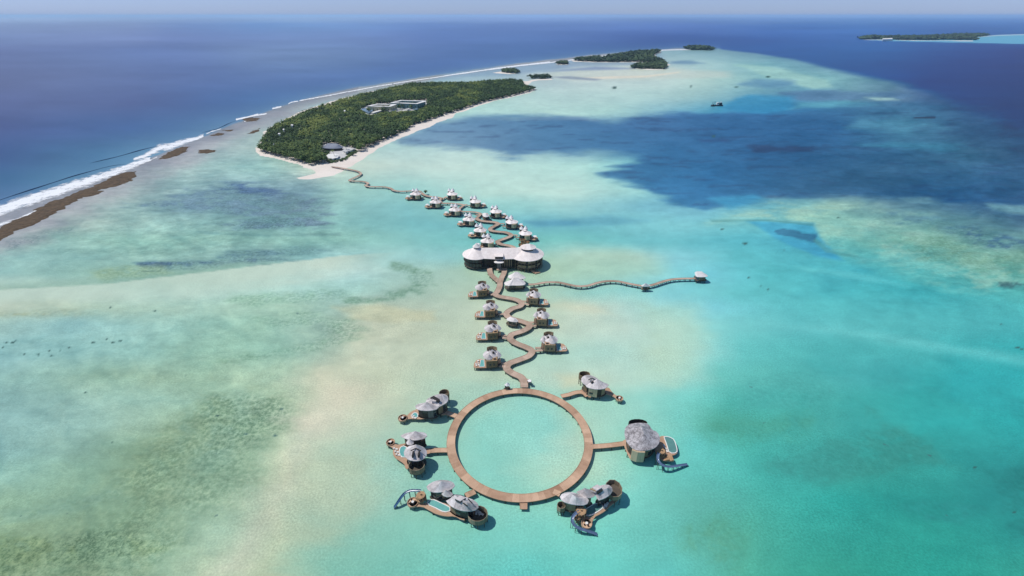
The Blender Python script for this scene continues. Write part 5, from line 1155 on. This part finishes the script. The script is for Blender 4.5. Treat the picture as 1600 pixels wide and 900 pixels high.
def slide(label, P, f, mat, tower=None):
    Q = [(*G(*f(q[:2])[0], q[2]), q[2]) for q in P]; Q = smooth_path(Q, .8); org = (Q[-1][0], Q[-1][1], 0); t = thing('water_slide', label, 'water slide', org)
    mb = MB(); K = 9; r = .62; n = len(Q)
    for i, (x, y, z) in enumerate(Q):
        a = Q[max(0, i-1)]; b = Q[min(n-1, i+1)]; dx, dy = b[0]-a[0], b[1]-a[1]; L = math.hypot(dx, dy) or 1; nx, ny = -dy/L, dx/L
        for rr in (r, r-.1):
            for k in range(K): th = math.pi+math.pi*k/(K-1); mb.v.append((x+nx*rr*math.cos(th), y+ny*rr*math.cos(th), z+.5+rr*math.sin(th)*.75))
    for i in range(n-1):
        A, B = i*2*K, (i+1)*2*K
        for k in range(K-1): mb.face((A+k, A+k+1, B+k+1, B+k)); mb.face((A+K+k+1, A+K+k, B+K+k, B+K+k+1))
        mb.face((A, B, B+K, A+K)); mb.face((A+K-1, A+2*K-1, B+2*K-1, B+K-1))
    mb.build('chute', mat, t, org, smooth=True)
    L = 0
    for i in range(1, n):
        L += math.dist(Q[i-1], Q[i])
        if L > 1.9 or i == n-1:
            L = 0; x, y, z = Q[i]; a = Q[i-1]; dx, dy = x-a[0], y-a[1]; d = math.hypot(dx, dy) or 1; nx, ny = -dy/d, dx/d
            p_ = MB()
            for s in (-.4, .4): p_.bar((x+nx*s, y+ny*s, -1), (x+nx*s, y+ny*s, z-.05), .1, 5)
            p_.bar((x+nx*.7, y+ny*.7, z-.2), (x-nx*.7, y-ny*.7, z-.2), .08, 4); p_.build('post', 'pile', t, org)
    return t
def spiral(t, og, c, r, z0, z1):
    """timber stair tower winding up to the slide"""
    mb = MB(); n = 22
    for k in range(n):
        a = k*.5; z = z0+(z1-z0)*k/n; p = [(c[0], c[1]), (c[0]+r*math.cos(a), c[1]+r*math.sin(a)), (c[0]+r*math.cos(a+.55), c[1]+r*math.sin(a+.55))]; mb.prism(p, z, z+.14, t=R.random())
    mb.cyl(*c, .3, 0, z1+1, 8); mb.build('stair', 'tim', t, og)
    mb = MB(); mb.prism(circ(*c, r*.9, 10), z1, z1+.2); mb.build('stair_landing', 'tim', t, og)
    for k in range(6): a = k*1.05; p_ = MB(); p_.bar((c[0]+r*math.cos(a), c[1]+r*math.sin(a), -1), (c[0]+r*math.cos(a), c[1]+r*math.sin(a), z1+1), .09, 5); p_.build('post', 'tim', t, og)
# upper left
f = z64; t, og = big_villa('large villa at the upper left of the ring, with a long curved grey roof', (450, 340), f)
roofed(t, og, f, ((312,222),(350,198),(430,186),(500,196),(548,228),(530,252),(480,264),(420,268),(360,262),(322,244)), ((425,180),), 7.0, 10.0, wall=('wallg', 'walld'))
roofed(t, og, f, ((420,185),(440,145),(500,115),(570,98),(630,112),(646,150),(630,185),(585,212),(545,228),(490,210)), ((480,150),(590,112)), 7.2, 9.6, st=1)
panel7(t, og, W(f((465,138),(500,120),(560,155),(545,170),(520,160)), 9.6+ZUP), 8.3, 9.75); panel7(t, og, W(f((505,140),(540,152),(520,180),(480,178)), 9+ZUP), 7.8, 9.3, mat='roof', name='roof_hatch')
drum(t, og, G(*f((605,108))[0], 5.5), 2.6, 4.4, 7.0, 'wall')
platform(t, og, S(((165,335),(190,325),(225,322),(262,285),(330,252),(380,270),(400,345),(345,352),(270,348),(225,356),(200,372),(168,362)), 2.2, 1.5, f), 2.2)
pool(t, og, S(((278,322),(305,292),(330,298),(335,330),(300,340)), 2.25, 1.2, f), 2.25); table_round(t, og, f, (188, 345), 2.2, 'upper left')
platform(t, og, S(((560,282),(600,258),(650,275),(630,300),(580,310)), 2.18, 1.5, f), 2.18)
for j in range(2): put('lounger', *G(*f((290+18*j, 330+8*j))[0], 2.3), 2.2, .8, 'pale sun loungers on the deck of the upper left large villa', 'sun loungers on the upper left large villa')
# middle left
t, og = big_villa('large villa left of the ring, one round roof and one fan roof', (310, 850), f)
roofed(t, og, f, ((166,518),(230,490),(310,480),(400,486),(432,508),(425,535),(370,556),(290,566),(215,548),(178,532)), ((312,472),), 7.0, 9.8)
roofed(t, og, f, ((222,590),(240,560),(270,555),(300,575),(298,598),(270,614),(238,610)), ((258,546),), 6.4, 8.6, w=False, nm='cone_roof')
roofed(t, og, f, tuple((315+117*math.cos(a*.449), 692+82*math.sin(a*.449)) for a in range(14)), ((322,606),), 6.6, 11.0, wall=('walld', 'wallg'), st=2)
for A, B in (((268,668),(318,645)),((318,645),(372,668))): 
    a, b = G(*f(A)[0], 10+ZUP), G(*f(B)[0], 10+ZUP); mb = MB(); mb.bar((*a, 9.9+ZUP), (*b, 9.9+ZUP), .22, 4); mb.build('roof_track', 'trim', t, og)
for c in ((290,700),(350,698)): x, y = G(*f(c)[0], 9.0+ZUP); mb = MB(); mb.box(x-.3, x+.3, y-1.2, y+1.2, 7.8+ZUP, 9.3+ZUP); mb.build('roof_hatch', 'trim', t, og)
drum(t, og, G(*f((325,812))[0], 5.6), 3.5, 2.6, 5.6, 'screen', ry=3.0)
platform(t, og, S(((32,600),(55,580),(100,585),(125,610),(200,598),(260,596),(300,700),(260,800),(250,850),(215,850),(200,800),(110,738),(88,690),(92,645),(50,622)), 2.2, 1.6, f), 2.2)
pool(t, og, S(((168,640),(218,632),(222,725),(180,730),(160,690)), 2.25, 1.4, f), 2.25); table_round(t, og, f, (66, 588), 2.0, 'middle left')
platform(t, og, S(((405,650),(460,650),(470,690),(410,700)), 2.18, 1.4, f), 2.18)
for j in range(3): put('lounger', *G(*f((118+12*j, 655+30*j))[0], 2.3), 2.2, 1.4, 'pale sun loungers on the deck of the middle left large villa', 'sun loungers on the middle left large villa')
# lower left
f = z9; t, og = big_villa('large villa at the lower left of the ring, with a leaf shaped roof', (800, 600), f)
roofed(t, og, f, ((508,272),(560,225),(640,190),(740,178),(850,196),(906,240),(895,285),(830,322),(740,345),(640,356),(560,340),(518,305)), ((715,198),), 7.0, 10.4, wall=('walld', 'wall'))
roofed(t, og, f, ((718,375),(750,342),(800,330),(855,350),(886,385),(860,410),(800,418),(745,402)), ((775,316),), 6.4, 9.0, w=False, nm='cone_roof')
roofed(t, og, f, ((782,470),(830,452),(865,415),(900,385),(960,388),(1060,420),(1160,455),(1230,512),(1242,560),(1190,604),(1080,620),(960,600),(860,552),(800,500)), ((905,395),(1080,500)), 7.0, 10.2, wall=('walld', 'wall'))
panel7(t, og, W(f((905,445),(985,400),(1055,432),(985,480)), 10.2+ZUP), 9.2, 10.35, mat='roof'); 
for A, B in (((912,455),(985,490)),((985,490),(1062,432)),((1020,500),(1085,540)),((1090,440),(1150,498))):
    a, b = G(*f(A)[0], 10+ZUP), G(*f(B)[0], 10+ZUP); mb = MB(); mb.bar((*a, 9.9+ZUP), (*b, 9.6+ZUP), .22, 4); mb.build('roof_track', 'trim', t, og)
drum(t, og, G(*f((1228,648))[0], 5.4), 3.9, 2.6, 5.4, 'screen', n=14, ry=3.4)
for j in range(3): put('lounger', *G(*f((1210+35*j, 640+10*j))[0], 3), 2.9, .5*j, 'pale loungers inside the drum terrace of the lower left large villa', 'loungers in the lower left drum terrace')
platform(t, og, S(((252,510),(290,478),(350,470),(400,500),(470,515),(530,480),(600,455),(800,520),(960,610),(1050,690),(1045,738),(1015,748),(910,692),(780,690),(640,655),(540,602),(450,556),(350,556),(275,542)), 2.2, 1.8, f), 2.2)
pool(t, og, S(((524,500),(560,468),(600,462),(720,515),(825,568),(842,600),(810,622),(740,620),(640,570),(545,528)), 2.25, 1.5, f), 2.25); table_round(t, og, f, (315, 500), 2.2, 'lower left')
c = G(*f((440, 470))[0], 2.2); spiral(t, og, c, 2.0, 2.2, 5.6)
slide('dark blue slide curving left into the sea from the lower left large villa', ((425,340,5.6),(360,335,5.4),(280,340,5.0),(210,370,4.4),(155,430,3.4),(110,495,2.2),(80,540,1.2),(52,575,.2)), f, 'slide')
# middle right
f = zm; t, og = big_villa('largest round villa right of the ring, with one broad speckled roof', (330, 600), f)
q = roofed(t, og, f, ((130,300),(138,235),(185,190),(260,172),(350,168),(430,182),(462,225),(480,258),(530,275),(572,325),(582,390),(550,460),(490,502),(410,522),(320,522),(235,495),(170,430),(140,365)), ((340,215),(375,300)), 7.6, 11.8, mat='roofs', wall=('wall', 'walld'), ins=1.8, win=.35)
drum(t, og, G(*f((300,172))[0], 6.6), 4.4, 4.4, 7.0, 'walld', n=14, ry=2.2)
x, y = G(*f((300, 580))[0], 5); mb = MB(); mb.prism(W(f((225,520),(300,548),(392,552),(392,500),(230,480)), 7.2+ZUP), 2.4, 7.25+ZUP, t=.5, jit=.4); mb.build('wall', 'wallt', t, og)
a, b = G(*f((262,600))[0], 4.6), G(*f((322,608))[0], 4.6); 
platform(t, og, S(((560,380),(580,345),(640,335),(740,370),(790,450),(806,540),(780,575),(735,580),(740,640),(690,655),(620,650),(560,600),(520,520)), 2.2, 1.7, f), 2.2)
pool(t, og, S(((638,352),(680,352),(748,380),(780,450),(796,530),(775,552),(705,546),(680,470),(655,400)), 2.25, 1.4, f), 2.25, True)
spiral(t, og, G(*f((590, 590))[0], 2.2), 1.8, 2.2, 5.2)
mb = MB(); 
for k in range(6): x, y = G(*f((645+k*17, 620+k*3))[0], 2.2); mb.box(x-.45, x+.45, y-1.4, y+1.4, 2.2, 2.5+.35*(k % 3), t=R.random())
mb.build('steps', 'tim', t, og)
platform(t, og, S(((110,395),(170,400),(250,600),(235,660),(190,610),(140,500)), 2.18, 1.6, f), 2.18)
slide('steel blue slide curving right into the sea from the broad round villa', ((570,555,5.2),(552,610,5.0),(565,670,4.4),(610,715,3.6),(680,735,2.8),(760,732,2.0),(850,718,1.2),(935,706,.3)), f, 'slideg')
for j in range(2): put('lounger', *G(*f((640+25*j, 480+45*j))[0], 2.3), 2.2, .2, 'pale sun loungers on the pool deck of the broad round villa', 'sun loungers on the broad round villa')
# lower right
f = zl; t, og = big_villa('large villa at the lower right of the ring, three grey roofs joined', (460, 420), f)
roofed(t, og, f, ((122,295),(150,258),(220,236),(300,240),(380,270),(450,298),(492,322),(486,360),(462,392),(400,404),(300,396),(200,372),(140,335)), ((255,248),(330,300)), 6.8, 9.8, wall=('walld', 'wall'))
roofed(t, og, f, ((332,232),(400,205),(480,195),(545,212),(580,245),(572,280),(540,302),(490,310),(420,290),(370,262)), ((440,182),), 7.2, 10.2)
roofed(t, og, f, ((572,268),(568,225),(600,175),(660,145),(730,140),(780,165),(795,215),(760,270),(700,310),(615,340),(592,305)), ((610,225),(730,185)), 7.0, 9.4, wall=('walld', 'walld'))
panel7(t, og, W(f((530,178),(600,140),(662,178),(590,222)), 10.2+ZUP), 9.3, 10.35, mat='roof'); panel7(t, og, W(f((590,236),(660,198),(672,212),(605,246)), 9.6+ZUP), 8.6, 9.7)
a, b = G(*f((510,188))[0], 11.2), G(*f((590,222))[0], 11.2); mb = MB(); mb.bar((*a, 9.8+ZUP), (*b, 9.8+ZUP), .3, 4); mb.build('roof_track', 'tim', t, og)
drum(t, og, G(*f((812,185))[0], 6.6), 3.4, 4.0, 6.6, 'screen', n=10, ry=4.2); drum(t, og, G(*f((140,400))[0], 5.0), 1.7, 2.4, 5.0, 'screen', n=10)
platform(t, og, S(((420,560),(470,545),(540,560),(570,500),(680,415),(745,370),(820,320),(862,318),(860,345),(800,385),(745,430),(715,465),(640,515),(560,558),(545,610),(500,640),(450,610)), 2.2, 1.6, f), 2.2)
pool(t, og, S(((428,482),(490,440),(580,388),(640,400),(678,422),(620,470),(560,505),(490,532),(440,520)), 2.25, 1.4, f), 2.25, True); table_round(t, og, f, (462, 645), 2.1, 'lower right')
spiral(t, og, G(*f((385, 550))[0], 2.2), 2.1, 2.2, 5.6); spiral(t, og, G(*f((340, 585))[0], 2.2), 1.3, 2.2, 3.6)
slide('steel blue slide curling down to the sea from the lower right large villa', ((372,488,5.6),(325,515,5.3),(288,560,4.8),(278,610,4.2),(305,665,3.4),(370,708,2.6),(450,735,1.8),(530,760,1.0),(600,785,.2)), f, 'slideg')
for j in range(2): put('lounger', *G(*f((690+30*j, 425-20*j))[0], 2.3), 2.2, -.6, 'pale sun loungers on the long deck of the lower right large villa', 'sun loungers on the lower right large villa')
# upper right
f = zu; t, og = big_villa('large villa at the upper right of the ring, with a tapering deck', (560, 580), f)
roofed(t, og, f, ((320,405),(380,372),(470,345),(560,338),(660,345),(785,395),(760,440),(700,478),(620,490),(520,490),(410,470),(340,440)), ((555,280),), 6.6, 10.0, wall=('wall', 'walld'), ins=1.0)
roofed(t, og, f, ((232,310),(245,255),(300,215),(380,200),(460,222),(540,260),(600,320),(600,370),(500,380),(400,400),(320,405),(260,355)), ((340,232),(470,290)), 6.8, 9.4, wall=('walld', 'wall'))
for A, B in (((378,300),(450,262)),((450,262),(515,295))):
    a, b = G(*f(A)[0], 9.6+ZUP), G(*f(B)[0], 9.6+ZUP); mb = MB(); mb.bar((*a, 9.5+ZUP), (*b, 9.5+ZUP), .22, 4); mb.build('roof_track', 'trim', t, og)
panel7(t, og, W(f((430,340),(470,322),(485,338),(450,352)), 9+ZUP), 8.0, 9.0)
drum(t, og, G(*f((300,185))[0], 6.8), 3.0, 3.8, 7.0, 'wall', n=12, ry=2.2)
platform(t, og, S(((700,470),(780,455),(820,500),(870,560),(935,615),(985,640),(960,690),(900,650),(830,610),(760,590),(700,560)), 2.2, 1.4, f), 2.2)
mb = MB(); mb.prism(W(f((385,470),(560,500),(565,480),(400,445)), 6.3+ZUP), 2.2, 6.3+ZUP, jit=.3); mb.build('wall', 'wallt', t, og)
w = MB(); w.prism(W(f((405,482),(475,492),(478,486),(408,476)), 6.3+ZUP), 3.9, 5.0); w.build('window', 'glass', t, og)
platform(t, og, S(((220,500),(290,490),(400,540),(430,650),(390,650),(340,590),(260,540)), 2.18, 1.4, f), 2.18); table_round(t, og, f, (1000, 682), 1.9, 'upper right')
